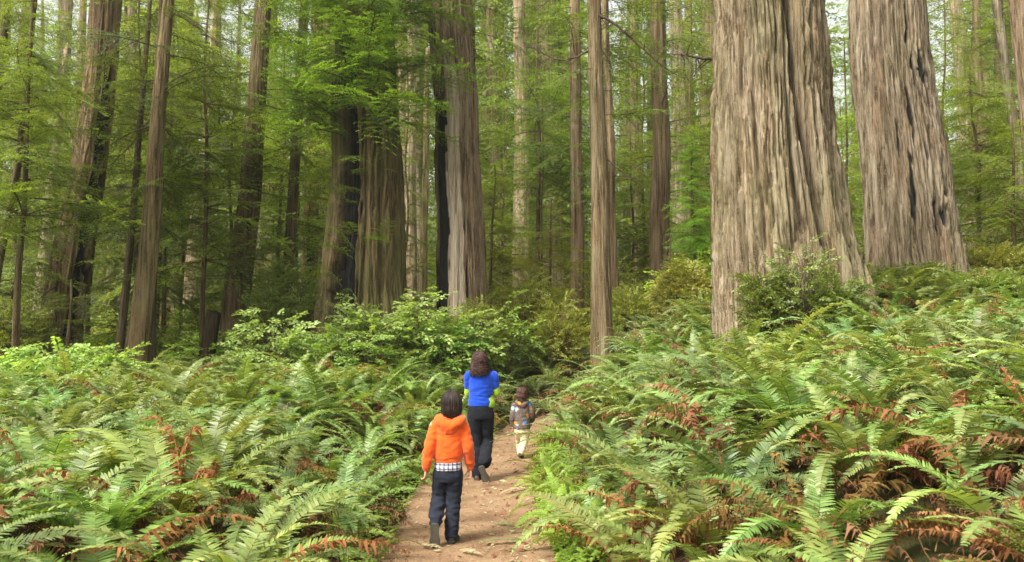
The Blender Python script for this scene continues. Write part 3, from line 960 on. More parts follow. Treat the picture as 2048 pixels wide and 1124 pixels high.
young(1905, -100, 33, "tall green young conifer behind the tiers of flat sprays at right", 89, 90, 1.4, 3.2, (1.05, 1.12, .75, 1), .06, 1.0)
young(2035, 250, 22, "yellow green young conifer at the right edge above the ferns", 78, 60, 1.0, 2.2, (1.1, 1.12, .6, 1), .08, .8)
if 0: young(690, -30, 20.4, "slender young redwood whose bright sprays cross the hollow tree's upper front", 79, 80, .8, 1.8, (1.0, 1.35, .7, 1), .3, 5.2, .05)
if 0: young(850, -60, 21.5, "slender young redwood with sprays hanging between hollow tree and split snag", 80, 46, .8, 1.6, (1.0, 1.3, .7, 1), .22, 7.0, .05)

rg = np.random.default_rng(5)
fill = []
k = 0
while len(fill) < 46 and k < 4000:
    k += 1
    Yd = rg.uniform(27, 52)
    px = rg.uniform(-60, 2110)
    X_ = (px - CX) / F_PX * Yd
    if any(abs(X_ - a) < 1.6 and abs(Yd - b) < 2.0 for a, b in fill):
        continue
    fill.append((X_, Yd))
protos = []
for q in range(6):
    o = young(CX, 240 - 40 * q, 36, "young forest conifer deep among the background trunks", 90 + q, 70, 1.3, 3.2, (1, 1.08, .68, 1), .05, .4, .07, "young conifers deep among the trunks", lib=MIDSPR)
    protos.append(o)


def copy_tree(o, parent=None):
    c = o.copy()
    COL.objects.link(c)
    if parent is not None:
        c.parent = parent
    for ch in o.children:
        copy_tree(ch, c)
    return c


for q, (X_, Yd) in enumerate(fill):
    o = protos[q] if q < 6 else copy_tree(protos[q % 6])
    o.location = (X_, Yd, tz(X_, Yd))
    o.rotation_euler.z = rg.uniform(0, 6.28)
    s = rg.uniform(.7, 1.25)
    o.scale = (s, s, s * rg.uniform(.9, 1.3))
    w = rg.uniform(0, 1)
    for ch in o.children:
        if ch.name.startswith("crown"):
            ch.color = (1.25 + .5 * w, 1.4 + .3 * w, .85 + .2 * rg.random(), 1)  # crown colour lifted in place of light reaching the background


# ------------------------------------------------------------------ far trees
def far_tree(seed, ztop):
    rg = np.random.default_rng(seed)
    H = rg.uniform(42, 58)
    r0 = rg.uniform(.45, .9)
    z = np.linspace(-.5, H, 50)
    C = np.stack([(vn(z * .05 + seed, z * 0) - .5) * 1.0, z * 0, z], -1)
    r = r0 * (1 - .8 * np.clip(z / H, 0, 1)) + .25 * r0 * np.clip(1 - z / 2.5, 0, 1) ** 2
    mb, at = trunk_mesh("trunk", C, r, 40, .06, seed, .2, .1)
    root = bpy.data.objects.new("redwood_tree", None)
    COL.objects.link(root)
    tag(root, "slender tall redwood far back in the forest", "tree", "tall redwoods far back in the forest")
    t = mb.build("trunk", [MAT['bark']], root, True, at)
    T = Tree()
    T.root, T.z, T.C, T.r = root, z, C, r
    gg = MB()
    for k in range(int(4.2 * ztop)):
        q = rg.random() ** .9 * ztop / H
        zz = 6 + (H - 6) * q
        i = int(np.argmin(np.abs(z - zz)))
        L = rg.uniform(2.2, 5.2) * (1.05 - .7 * q)
        gg.put(FARSPR[rg.integers(4)], rotm(rg.uniform(-PI, PI), R(rg.uniform(-35, 10)), rg.normal(0, .25), L / 4, C[i]), rg.normal(.05, .12))
    gg.build("crown", [MAT['conifer'], MAT['twig']], root, False)
    return root


fprot = [far_tree(700 + q, (30, 30, 34, 46, 50)[q]) for q in range(5)]
pos = []
k = 0
while len(pos) < 120 and k < 6000:
    k += 1
    Yd = 48 + 85 * rg.random() ** .9
    X_ = rg.uniform(-.68, .68) * Yd
    if any(math.hypot(X_ - a, Yd - b) < 3.0 for a, b in pos):
        continue
    pos.append((X_, Yd))
pos.sort(key=lambda p: p[1])
npos = len(pos)
used = set()
for q, (X_, Yd) in enumerate(pos):
    v = q % 3 if q < npos * .45 else 3 + q % 2
    o = copy_tree(fprot[v]) if v in used else fprot[v]
    used.add(v)
    o.location = (X_, Yd, tz(X_, Yd))
    o.rotation_euler = (rg.normal(0, .012), rg.normal(0, .012), rg.uniform(0, 6.28))
    s = rg.uniform(.75, 1.15)
    o.scale = (s, s, s)
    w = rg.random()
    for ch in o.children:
        ch.color = ((1.4 + .3 * w, 1.6 + .2 * w, 1.2, 1) if ch.name.startswith("crown") else (.7 + .4 * w, .62 + .36 * w, .52 + .34 * w, .15))  # far crowns coloured lighter to make up for missing light

# the far-off wood closing the view
gg = MB()
for k in range(360):
    a = R(rg.uniform(-40, 40))
    d = rg.uniform(125, 175)
    x, y = math.sin(a) * d, math.cos(a) * d
    z0 = tz(x, y)
    H = rg.uniform(22, 62)
    W = rg.uniform(3.5, 6)
    for q in range(26):
        t = rg.random() ** .8
        L = W * (1.05 - .8 * t)
        gg.put(FARSPR[rg.integers(4)], rotm(rg.uniform(-PI, PI), R(rg.uniform(-40, 5)), rg.normal(0, .3), L / 2.6, (x, y, z0 + 1 + H * t)), rg.normal(.1, .15))
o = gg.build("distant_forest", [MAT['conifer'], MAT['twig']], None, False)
o.color = (1.5, 1.55, 1.2, 1)  # foliage colour raised so the far wood looks lit
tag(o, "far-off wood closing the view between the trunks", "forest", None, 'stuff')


# ------------------------------------------------------------------ shrubs
def sprig(seed, L, leaf, wl, n, flat=.25, two=True):
    """A leafy shoot along +X."""
    rg = np.random.default_rng(seed)
    g = MB()
    s = np.linspace(0, 1, 6)
    main = np.stack([L * s, rg.normal(0, .05) * L * s ** 2, .15 * L * s - .3 * L * s ** 2], -1)
    V, F, T = tube(main, np.linspace(.004, .0015, 6), None, 3, (0, .1, 1))
    g.add(V, F, None, .4, 1)
    for k in range(n):
        q = .15 + .85 * (k + .5) / n
        b = np.array([np.interp(q, s, main[:, c]) for c in range(3)])
        sd = 1 if k % 2 else -1
        an = sd * R(rg.uniform(35, 80)) * (1 - .5 * q)
        d = np.array([math.cos(an), math.sin(an), rg.normal(-.05, flat)])
        d /= np.linalg.norm(d)
        l = leaf * rg.uniform(.7, 1.2)
        w = np.cross([0, 0, 1], d)
        w = w / np.linalg.norm(w) + np.array([0, 0, rg.normal(0, flat)])
        w *= wl * .5 * rg.uniform(.8, 1.15)
        up = np.array([0, 0, 1.0])
        b = b + d * leaf * .25
        m1, m2, tip = b + d * l * .38, b + d * l * .75 - up * l * .06, b + d * l - up * l * .2
        fold = up * wl * .12
        V = [b, m1 - w + fold, m1, m1 + w + fold, m2 - w * .68 + fold * .6, m2, m2 + w * .68 + fold * .6, tip]
        g.add(V, [[1, 2, 5, 4], [2, 3, 6, 5]], [[0, 2, 1], [0, 3, 2], [4, 5, 7], [5, 6, 7]], rg.uniform(.1, .9), 0)
    return g.piece()


LIB = {
    'broad': [sprig(200 + i, .5, .09, .066, 15, .22) for i in range(5)],
    'small': [sprig(210 + i, .38, .042, .026, 26, .4) for i in range(5)],
    'rhodo': [sprig(220 + i, .34, .10, .034, 16, .3) for i in range(5)],
}


def shrub(kind, W, H, n, seed, D=None, blossoms=0):
    rg = np.random.default_rng(seed)
    D = D or W
    g = MB()
    lib = LIB[kind]
    for k in range(n):
        a = rg.uniform(-PI, PI)
        rr = math.sqrt(rg.random())
        lump = .75 + .5 * vn(np.array([a * 1.3 + seed]), np.array([rr * 3.0]), None, seed % 9)[0]
        zt = H * math.sqrt(max(0, 1 - rr ** 2 * .85)) * (1 - .62 * rg.random() ** 1.8) * lump
        p = np.array([math.cos(a) * rr * W, math.sin(a) * rr * D, max(.08, zt)])
        az = a + rg.normal(0, .7)
        g.put(lib[rg.integers(len(lib))], rotm(az, R(rg.uniform(-15, 35) if kind == 'broad' else rg.uniform(-20, 60)), rg.normal(0, .3 if kind == 'broad' else .6), rg.uniform(.75, 1.3), p), rg.normal(0, .15))
        if k % 3 == 0:
            b = np.array([rg.normal(0, .12 * W), rg.normal(0, .12 * D), 0])
            mid = (b + p) / 2 + np.array([0, 0, .2 * H])
            pts = smooth_path([b, mid, p], 6)
            V, F, T = tube(pts, np.linspace(.011, .004, 6), None, 3, (.3, .9, .1))
            g.add(V, F, None, .4, 1)
        if blossoms and k % max(1, n // blossoms) == 0:
            for q in range(7):
                c = p + rg.normal(0, .03, 3)
                u = rg.normal(0, 1, 3); u /= np.linalg.norm(u)
                w = np.cross(u, rg.normal(0, 1, 3)); w /= np.linalg.norm(w)
                g.add([c, c + u * .03 + w * .02, c + u * .055, c + u * .03 - w * .02], [[0, 1, 2, 3]], None, rg.random(), 2)
    return g


def place_shrub(kind, px, py, Yd, w_px, h_px, n, seed, label, colr=(1, 1, 1, 1), blossoms=0, name=None):
    p = P(px, py, Yd)
    gz = tz(p.x, Yd)
    H = max(.4, p.z - gz)
    W = w_px / 2 / F_PX * Yd * .78
    H *= .84 if kind == 'broad' else .92
    g = shrub(kind, W, H, int(n * .6) if kind == 'broad' else n, seed, W * .8, blossoms)
    o = g.build(name or {'broad': 'berry_bush', 'small': 'shrub', 'rhodo': 'rhododendron'}[kind], [MAT['broad' if kind == 'broad' else 'small'], MAT['twig'], MAT['blossom']], None, False, None, (p.x, Yd, gz - .03))
    o.color = colr
    tag(o, label, "bush")
    return o


place_shrub('broad', 555, 608, 18.6, 190, 90, 330, 1, "pale layered berry bush in front of the round dark bush", (1, 1, 1, 1))
place_shrub('broad', 850, 565, 19.8, 170, 120, 380, 2, "tallest pale berry bush in front of the split snag's foot", (1, 1.0, .95, 1))
place_shrub('broad', 755, 598, 19.4, 150, 120, 300, 3, "pale berry bush at the foot of the burnt hollow tree", (.95, 1, .9, 1))
place_shrub('broad', 925, 598, 20.5, 140, 120, 260, 4, "pale berry bush right of the tallest one below the split snag", (1, 1, .95, 1))
place_shrub('small', 715, 590, 19.5, 110, 60, 260, 5, "darker leafy bush against the black hollow of the mossy redwood", (.9, 1.1, .8, 1))
place_shrub('broad', 880, 640, 20.2, 240, 60, 360, 6, "low dark glossy leafy bush at the far end of the left ferns", (.62, .85, .5, 1))
place_shrub('broad', 690, 640, 18.6, 200, 60, 260, 7, "low pale leafy bush behind the left ferns below the hollow tree", (.85, 1, .75, 1))
place_shrub('small', 590, 520, 22.5, 170, 160, 900, 8, "big round dark bush left of the burnt hollow tree", (1.0, 1.25, .8, 1))  # leaf colour raised to offset the shade here
place_shrub('small', 545, 560, 21.5, 130, 120, 500, 9, "shaded dark bush left beside the big round dark bush", (.85, 1.05, .7, 1))  # colour lifted against the shade, like its neighbour
place_shrub('small', 1600, 484, 14.3, 150, 160, 190, 10, "grey green huckleberry bush against the broad giant's foot", (1.08, 1.22, 1.1, 1))
place_shrub('small', 1530, 520, 14.6, 80, 120, 300, 11, "light green small bush left beside the huckleberry bush", (1.0, 1.15, .7, 1))
place_shrub('small', 1675, 560, 14.2, 90, 70, 300, 12, "low green bush in front of the broad giant's right flank", (.9, 1.1, .7, 1))
place_shrub('rhodo', 1372, 522, 22, 125, 130, 620, 13, "tan yellow bush with pale leaves in front of the straight brown redwood", (1.5, 1.25, .85, 1))
place_shrub('rhodo', 1825, 548, 19, 150, 80, 360, 14, "dark bush with white blossoms at the pitted giant's foot", (.8, .85, .6, 1), 26)
place_shrub('small', 1990, 500, 21, 150, 130, 800, 15, "yellow green bush below the tiers of flat sprays at right", (1.25, 1.2, .6, 1))
place_shrub('small', 1950, 560, 18.5, 150, 60, 420, 16, "fresh green low bush right of the pitted giant's foot", (.95, 1.15, .55, 1))
place_shrub('small', 1060, 560, 25, 170, 130, 620, 17, "tangled olive bush between split snag and clean grey brown trunk", (1.55, 1.5, .85, 1))  # leaf colour lightened to offset shade from the trees above
place_shrub('small', 1120, 600, 23, 150, 80, 600, 18, "brownish green bush beside the path bend", (1.5, 1.45, .85, 1))  # lightened likewise against the shade of the trees
place_shrub('broad', 1010, 596, 22.5, 120, 90, 230, 19, "pale green layered bush right of the split snag", (.9, 1.0, .75, 1))
place_shrub('small', 1265, 585, 24, 130, 100, 520, 20, "yellow green bush between the thin reddish and straight brown trunks", (1.2, 1.2, .55, 1))
place_shrub('broad', 395, 585, 26, 110, 70, 260, 21, "bright yellow green bush above the black stump", (1.0, 1.15, .45, 1))
place_shrub('broad', 330, 650, 24, 190, 60, 260, 28, "light green bush in the clearing right of the smooth tan leaning trunk", (1.15, 1.2, .75, 1))  # pale colours of these added bushes stand in for light in the clearing
place_shrub('broad', 205, 652, 25, 120, 60, 200, 29, "light green bush in the clearing left of the thin nearly black trunk", (1.15, 1.2, .75, 1))
place_shrub('broad', 420, 645, 22.5, 150, 50, 220, 30, "light green bush left of the black charred stump's foot", (1.1, 1.2, .75, 1))
place_shrub('broad', 60, 665, 21, 170, 60, 260, 31, "light green bush in the shade at the far left behind the ferns", (1.1, 1.15, .75, 1))
place_shrub('small', 265, 640, 27, 200, 60, 500, 32, "yellow green bush deep between the thin nearly black trunk and the tan trunk", (1.5, 1.55, .85, 1))
place_shrub('broad', 110, 672, 16.5, 170, 60, 260, 22, "pale leafy plant at the back of the left ferns before the thick leaning redwood", (1.05, 1.1, .9, 1))
place_shrub('broad', 205, 690, 16.2, 120, 40, 160, 23, "low pale leafy plant left of the thin nearly black trunk", (1.0, 1.05, .85, 1))
place_shrub('small', 20, 600, 20, 170, 120, 700, 24, "dim olive bush low at the left edge", (1.15, 1.2, .7, 1))  # leaf tint brightened to counter the shade at this edge
place_shrub('small', 1410, 600, 20, 90, 50, 260, 25, "small green bush left of the broad giant's foot", (1.0, 1.1, .6, 1))
place_shrub('small', 450, 560, 29, 130, 120, 600, 26, "olive bush behind the dark furrowed redwood", (1.1, 1.1, .6, 1))
place_shrub('small', 960, 600, 21.5, 110, 90, 420, 27, "olive bush touching the split snag's right side", (1.05, 1.1, .6, 1))

sp = []
for q in range(5):
    g = shrub(['small', 'rhodo', 'small', 'broad', 'small'][q], 1.7, [2.2, 1.8, 1.5, 1.5, 2.6][q], 420, 50 + q)
    o = g.build("shrub", [MAT['broad' if q == 3 else 'small'], MAT['twig'], MAT['blossom']], None, False)
    tag(o, "leafy forest shrub between the background trunks", "bush", "shrubs between the background trunks")
    sp.append(o)
k, q, sh = 0, 0, []
while q < 95 and k < 5000:
    k += 1
    Yd = rg.uniform(23.5, 52)
    X_ = rg.uniform(-.68, .68) * Yd
    if any(math.hypot(X_ - a, Yd - b) < 1.5 for a, b in sh) or any(math.hypot(X_ - a, Yd - b) < r + .7 for a, b, r in TREES):
        continue
    sh.append((X_, Yd))
    o = sp[q] if q < 5 else copy_tree(sp[q % 5])
    o.location = (X_, Yd, tz(X_, Yd) - .05)
    o.rotation_euler.z = rg.uniform(0, 6.28)
    s = rg.uniform(.7, 1.3)
    o.scale = (s, s, s * rg.uniform(.75, 1.2))
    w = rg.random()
    o.color = (1.1 + .7 * w, 1.2 + .45 * w, .65 + .3 * rg.random(), 1)  # shrub colour brightened in place of light between the trunks
    q += 1


# two stumps in the shade at left
def stump(px, py, Yd, wpx, hpx, label, seed, color, char=1):
    p = P(px, py + hpx, Yd)
    gz = tz(p.x, Yd)
    top = P(px, py, Yd).z
    z = np.linspace(-.2, max(.5, top - gz), 30)
    r = wpx / 2 / F_PX * Yd * (1.25 - .5 * np.linspace(0, 1, 30) ** .6)
    C = np.stack([z * .12, z * 0, z], -1)
    mb, at = trunk_mesh("stump", C, r, 60, .05, seed, .1, .3, marks=[("char", 0, 0, 2, 2, -2, 9, 0)] if char else ())
    # jagged top
    V = mb.V[0].reshape(30, 60, 3)
    jag = (fbm(np.arange(60) * .35 + seed, np.arange(60) * 0.0 + 2, 3) - .3) * .5
    V[-6:, :, 2] -= np.linspace(.1, 1, 6)[:, None] * jag
    o = mb.build("stump", [MAT['bark']], None, True, at, (p.x, Yd, gz))
    o.color = color
    tag(o, label, "stump")


stump(410, 622, 22, 34, 80, "black charred stump under the bright yellow green bush", 5, (.16, .13, .11, .25), 0)
stump(316, 612, 30, 22, 60, "small reddish broken stump right of the smooth tan leaning trunk", 6, (.9, .5, .35, 0), 0)


# bare dead limbs that cross the gap left of the giant
def limb(pts_px, Yd, r0, label, seed):
    rg = np.random.default_rng(seed)
    p = np.array([P(x, y, Yd) for x, y in pts_px])
    b = Vector(p[0])
    p = smooth_path(p - p[0], 26)
    p += np.cumsum(rg.normal(0, .008, p.shape), 0)
    g = MB()
    V, F, T = tube(p, np.linspace(r0, r0 * .25, 26), None, 7, (.2, 1, .1), True)
    g.add(V, F, T, .4, 0)
    for q in range(12):
        i = rg.integers(5, 25)
        d = rg.normal(0, 1, 3); d[2] -= .4
        d /= np.linalg.norm(d)
        l = rg.uniform(.25, .8)
        pts = [p[i], p[i] + d * l * .5 + rg.normal(0, .03, 3), p[i] + d * l + np.array([0, 0, -.1])]
        V, F, T = tube(smooth_path(pts, 6), np.linspace(r0 * .35, .003, 6), None, 4, (.2, 1, .1), True)
        g.add(V, F, T, .4, 0)
    return g, b


for pts, Yd, r0, host in (([(1340, 112), (1400, 118), (1470, 122)][::-1], 16.6, .045, tA), ([(1195, 30), (1240, 60), (1290, 110), (1345, 150)], 19.9, .04, TR[28]),
                          ([(1190, 95), (1120, 120), (1040, 85)], 20, .03, TR[28]), ([(1200, 310), (1240, 345), (1290, 372)], 20, .02, TR[28]),
                          ([(300, 240), (260, 290), (210, 335)], 18.6, .02, TR[44]), ([(335, 20), (400, 60), (455, 120)], 18.5, .028, TR[44])):
    g, b = limb(pts, Yd, r0, "", int(abs(pts[0][0])))
    o = g.build("dead_limb", [MAT['twig']], host.root, True)
    o.location = b - host.root.location
    o["label"] = "bare dead limb"


# ------------------------------------------------------------------ ferns
def frond(seed, L=1.1, e0=62, bend=95, pairs=36, wmax=.125, dead=False, lod=0, side=0.0, fold=.12):
    """A sword fern frond growing from the origin, arching along +X."""
    rg = np.random.default_rng(seed)
    g = MB()
    m = 41
    s = np.linspace(0, 1, m)
    e = np.radians(e0 - bend * s ** 1.35)
    yaw = side * s ** 1.5
    d = np.stack([np.cos(e) * np.cos(yaw), np.cos(e) * np.sin(yaw), np.sin(e)], -1)
    if dead:
        d += np.cumsum(rg.normal(0, .025, d.shape), 0)
        d /= np.linalg.norm(d, axis=1)[:, None]
    C = np.vstack([[0, 0, 0], np.cumsum(d[:-1], 0)]) * (L / (m - 1))
    t, a, b = frames(C, (0, 1, .02))                     # a: sideways, b: across
    nrm = np.cross(t, a)
    nrm *= np.sign(nrm[:, 2:3] + 1e-6) if False else 1
    step = 6 if lod else 3
    V, F, T = tube(C[::step], np.linspace(.0042, .0012, len(C[::step])) * (1.5 if lod else 1), None, 3, (0, 1, .02))
    g.add(V, F, None, .5, 1)
    up = b if b[5, 2] > 0 else -b
    q = np.linspace(.13, .99, pairs)
    for sd in (-1, 1):
        qq = np.clip(q + rg.normal(0, .002, pairs), 0, .995)
        idx = qq * (m - 1)
        ip = lambda A: np.stack([np.interp(idx, np.arange(m), A[:, c]) for c in range(3)], -1)
        p, tt, aa, uu_ = ip(C), ip(t), ip(a), ip(up)
        shp = np.clip((qq - .08) / .16, 0, 1) ** .6 * np.clip((1.02 - qq) / .75, 0, 1) ** .62
        l = wmax * shp * rg.uniform(.9, 1.08, pairs) + .004
        fw = R(14) + .32 * qq + rg.normal(0, .05, pairs)
        lift = fold + rg.normal(0, .10, pairs)
        if dead:
            l *= rg.uniform(.2, .9, pairs)
            lift = rg.normal(-.4, .7, pairs)
            l *= np.where(rg.random(pairs) < .15, .15, 1)
            fw += rg.normal(0, .4, pairs)
        D = aa * (np.cos(fw) * sd)[:, None] + tt * np.sin(fw)[:, None] + uu_ * lift[:, None]
        D /= np.linalg.norm(D, axis=1)[:, None]
        tw = rg.normal(0, .22 if not dead else .8, pairs) + .15
        W = tt * np.cos(tw)[:, None] + uu_ * (np.sin(tw) * sd)[:, None]
        W -= D * np.sum(W * D, 1)[:, None]
        W /= np.linalg.norm(W, axis=1)[:, None]
        spc = L * .86 / pairs
        w = np.minimum(.5 * spc * .95, l * .15 + .002)[:, None]
        dn = np.array([0, 0, -1.0])
        curl = (.10 if not dead else rg.uniform(.2, 1.1, pairs)[:, None])
        ll = l[:, None]
        tone = np.clip(.15 + rg.uniform(0, .55) + rg.normal(0, .1, pairs) + .2 * qq, 0, 1)
        if lod:
            Vv = np.stack([p - W * w * .7, p + D * ll * .55 - W * w * 1.1, p + D * ll + dn * ll * curl, p + D * ll * .5 + W * w * 1.1], 1).reshape(-1, 3)
            g.add(Vv, np.arange(pairs * 4).reshape(-1, 4), None, np.repeat(tone, 4), 0)
        else:
            Vv = np.stack([p - W * w * .75, p + W * w * .95, p + D * ll * .3 + W * w * 1.0, p + D * ll * .3 - W * w * .95,
                           p + D * ll * .72 + W * w * .68 + dn * ll * curl * .35, p + D * ll * .72 - W * w * .62 + dn * ll * curl * .35,
                           p + D * ll + W * w * .15 + dn * ll * curl], 1).reshape(-1, 3)
            o = np.arange(pairs)[:, None] * 7
            Fq = np.concatenate([o + [0, 1, 2, 3], o + [3, 2, 4, 5]])
            g.add(Vv, Fq, o + [5, 4, 6], np.repeat(tone, 7), 0)
    return g


FR, FRL, FD, FDL = [], [], [], []
_r = np.random.default_rng(11)
for i in range(26):
    kw = dict(L=_r.uniform(.85, 1.3), e0=_r.uniform(52, 74), bend=_r.uniform(75, 120), wmax=_r.uniform(.105, .135), side=_r.uniform(-.25, .25), fold=_r.uniform(.0, .25))
    FR.append(frond(1000 + i, pairs=int(_r.integers(46, 56)), **kw))
    FRL.append(frond(1000 + i, pairs=20, lod=1, **kw))
for i in range(10):
    kw = dict(L=_r.uniform(.8, 1.05), e0=_r.uniform(30, 80), bend=_r.uniform(100, 160), wmax=_r.uniform(.10, .13), side=_r.uniform(-.8, .8), dead=True)
    FD.append(frond(1100 + i, pairs=46, **kw))
    FDL.append(frond(1100 + i, pairs=18, lod=1, **kw))
fr_me = [f.mesh("frond", [MAT['fern'], MAT['fern_stem']], True) for f in FR]
fd_me = [f.mesh("dead_frond", [MAT['fern_dead'], MAT['fern_stem']], True) for f in FD]


def as_mat(piece, leaf_i, stem_i):
    V, F, T, A, Fm, Tm = piece
    return V, F, T, A, np.where(Fm == 0, leaf_i, stem_i), np.where(Tm == 0, leaf_i, stem_i)


FRp = [f.piece() for f in FR]
FRLp = [f.piece() for f in FRL]
FDp = [as_mat(f.piece(), 2, 1) for f in FD]
FDLp = [as_mat(f.piece(), 2, 1) for f in FDL]


def fern_plan(rg, dead=3, n=None):
    """(kind, variant, matrix) of each frond of one fern."""
    out = []
    n = n or int(rg.integers(15, 21))
    a0 = rg.uniform(0, 6.28)
    for k in range(n):
        a = a0 + k * 2.39996 + rg.normal(0, .25)
        out.append((0, int(rg.integers(len(FR))), rotm(a, R(rg.normal(0, 9)), rg.normal(0, .16), rg.uniform(.72, 1.12), (math.cos(a) * .05, math.sin(a) * .05, .02))))
    for k in range(dead):
        a = rg.uniform(-PI, PI)
        out.append((1, int(rg.integers(len(FD))), rotm(a, R(rg.normal(4, 16)), rg.normal(0, .5), rg.uniform(.85, 1.2), (math.cos(a) * .06, math.sin(a) * .06, .03))))
    return out


FERN_MATS = [MAT['fern'], MAT['fern_stem'], MAT['fern_dead']]
_r = np.random.default_rng(21)
fern_variants, fern_low = [], []
for i in range(12):
    pl = fern_plan(_r, [1, 2, 4, 1, 3, 0, 6, 2, 1, 12, 14, 11][i], 9 if i > 8 else None)
    g = MB()
    h = MB()
    for kd, v, M in pl:
        dt = _r.normal(0, .1)
        g.put((FRp, FDp)[kd][v], M, dt)
        h.put((FRLp, FDLp)[kd][v], M, dt)
    fern_variants.append(g.mesh("sword_fern", FERN_MATS, True))
    fern_low.append(h.piece())

# where ferns grow
_r = np.random.default_rng(33)
cell = {}
spots = []


def try_spot(x, y, dmin):
    ci, cj = int(x // 1), int(y // 1)
    for a in (-1, 0, 1):
        for b in (-1, 0, 1):
            for (u, v) in cell.get((ci + a, cj + b), ()):
                if (u - x) ** 2 + (v - y) ** 2 < dmin * dmin:
                    return False
    cell.setdefault((ci, cj), []).append((x, y))
    spots.append((x, y))
    return True


k = 0
while k < 30000:
    k += 1
    y = 2.7 + 24 * _r.random() ** .8
    x = _r.uniform(-.68, .68) * y + _r.uniform(-.5, .5)
    xc, hw = float(path_c(y)), float(path_h(y))
    t = abs(x - xc) - hw
    if t < ((.66 if x > xc and 8.5 < y < 17 else (.40 if y < 14 else .25)) if y > 5 else .75) and y < 19.0:
        continue
    if (x - .45) ** 2 + (y - 12.6) ** 2 < 1.45 ** 2:      # clear around the small child
        continue
    if y < 4.2 and abs(x) < 1.9:
        continue
    lim = 20 if x > xc else (17.6 if x < -5 else (18.2 if x < -2.2 else 22))
    if y > lim and _r.random() > (.5 if x < -3 else .12):
        continue
    if any((x - a) ** 2 + (y - b) ** 2 < (r + .25) ** 2 for a, b, r in TREES):
        continue
    try_spot(x, y, .66 if y < 8 else (.66 if y < 12 else .64))
spots.sort(key=lambda p: p[1])
NEAR, SINGLE = 140, 300
print("ferns", len(spots))
bulk = MB()
ferns = []
for q, (x, y) in enumerate(spots):
    xc, hw = float(path_c(y)), float(path_h(y))
    t = abs(x - xc) - hw
    right = x > xc
    sc = _r.uniform(.84, 1.16) * (1.12 if y < 7.5 else 1) * (.66 + .34 * min(1, t / 1.0)) * (1.06 if right else 1.0)
    if y < 4.5:
        sc *= .85
    z = tz(x, y) - .02
    az = _r.uniform(0, 6.28)
    edge_dead = 4 if t < 1.2 else 0
    dead = int(_r.integers(0, 3)) + int(edge_dead * _r.random() + .3)
    if not right and t < 1.5 and 6 < y < 9.6 or right and t < 1.9 and 5 < y < 8.2 and x > .7 or (right and x > .5 * y and y < 7):
        dead += int(_r.integers(5, 13)) if _r.random() < (.5 if right else .6) else 0
    w = _r.random()
    vv = _r.uniform(.78, 1.18)
    colr = ((.82 + .38 * w) * vv, (.92 + .14 * _r.random()) * vv, (.55 + .38 * _r.random()) * vv, 1)
    side = "right" if right else "left"
    if q < NEAR:
        root = bpy.data.objects.new("sword_fern", None)
        COL.objects.link(root)
        root.empty_display_size = .1
        for kd, v, M in fern_plan(_r, dead, int(_r.integers(18, 25)) if dead < 6 else int(_r.integers(8, 12))):
            o = link("frond" if kd == 0 else "dead_frond", (fr_me, fd_me)[kd][v], root)
            o.matrix_basis = Matrix(M.tolist())
            o.color = colr
            if kd:
                o["label"] = "dry rust brown drooping frond"
    elif q < SINGLE:
        cand = {0: [5, 0], 1: [0, 3, 8], 2: [1, 7]}.get(dead, [2, 4, 6] if dead < 6 else [9, 10, 11])
        root = link("sword_fern", fern_variants[cand[int(_r.integers(len(cand)))]])
        root.color = colr
    else:
        bulk.put(fern_low[int(_r.integers(9)) if dead < 6 else int(_r.integers(9, 12))], rotm(az, 0, 0, sc, (x, y, z)), _r.normal(0, .14))
        continue
    root.location = (x, y, z)
    root.rotation_euler = (_r.normal(0, .04), _r.normal(0, .04), az)
    root.scale = (sc, sc, sc * (.76 if y < 5 else 1))
    ferns.append((root, x, y, t, right, dead))
o = bulk.build("fern_bed", FERN_MATS, None, True)
tag(o, "mass of sword ferns further back on both sides of the path", "ferns", None, 'stuff')

for root, x, y, t, right, dead in ferns:
    s = "bank right of the path" if right else "bed left of the path"
    s = "right of the path" if right else "left of the path"
    where = "edging the trail" if t < .9 else ("in the near corner" if y < 6 else ("amid the ferns" if y < 11 else "nearer the trees"))
    look = "lush green sword fern" if dead < 2 else ("sword fern with few brown fronds" if dead < 4 else "sword fern with many rusty fronds")
    tag(root, f"{look} {where} {s}", "fern", f"{look} {where} {s}")

# small fresh ferns spilling over the right edge of the path
_r = np.random.default_rng(44)
lady = []
for i in range(4):
    g = MB()
    for kk in range(9):
        a = kk * 2.4 + _r.normal(0, .3)
        g.put(FRp[int(_r.integers(len(FRp)))], rotm(a, R(_r.normal(-16, 12)), _r.normal(0, .3), _r.uniform(.36, .6), (0, 0, 0)), _r.normal(.15, .1))
    lady.append(g.mesh("small_fern", [MAT['fern_bright'], MAT['fern_stem'], MAT['fern_dead']], True))
cnt = 0
for k in range(400):
    y = _r.uniform(7.0, 16)
    rt = _r.random() < .72
    t = _r.uniform(.06, .55)
    x = float(path_c(y)) + (float(path_h(y)) + t) * (1 if rt else -1)
    if any(math.hypot(x - a, y - b) < .3 for a, b in spots[-0:] if False):
        continue
    if cnt >= 76:
        break
    cnt += 1
    o = link("small_fern", lady[cnt % 4], None, (x, y, tz(x, y)))
    s = _r.uniform(.9, 1.5) * (1 if y < 10 else .7) if rt else _r.uniform(.7, 1.1)
    o.scale = (s, s, s)
    o.rotation_euler.z = _r.uniform(0, 6.28)
    if rt:
        tag(o, "small bright yellow green fern spilling over the right edge of the path", "fern", "small bright ferns along the right path edge")
    else:
        tag(o, "small bright fern at the left edge of the path", "fern", "small bright ferns along the left path edge")
        o.color = (.8, .8, .8, 1)

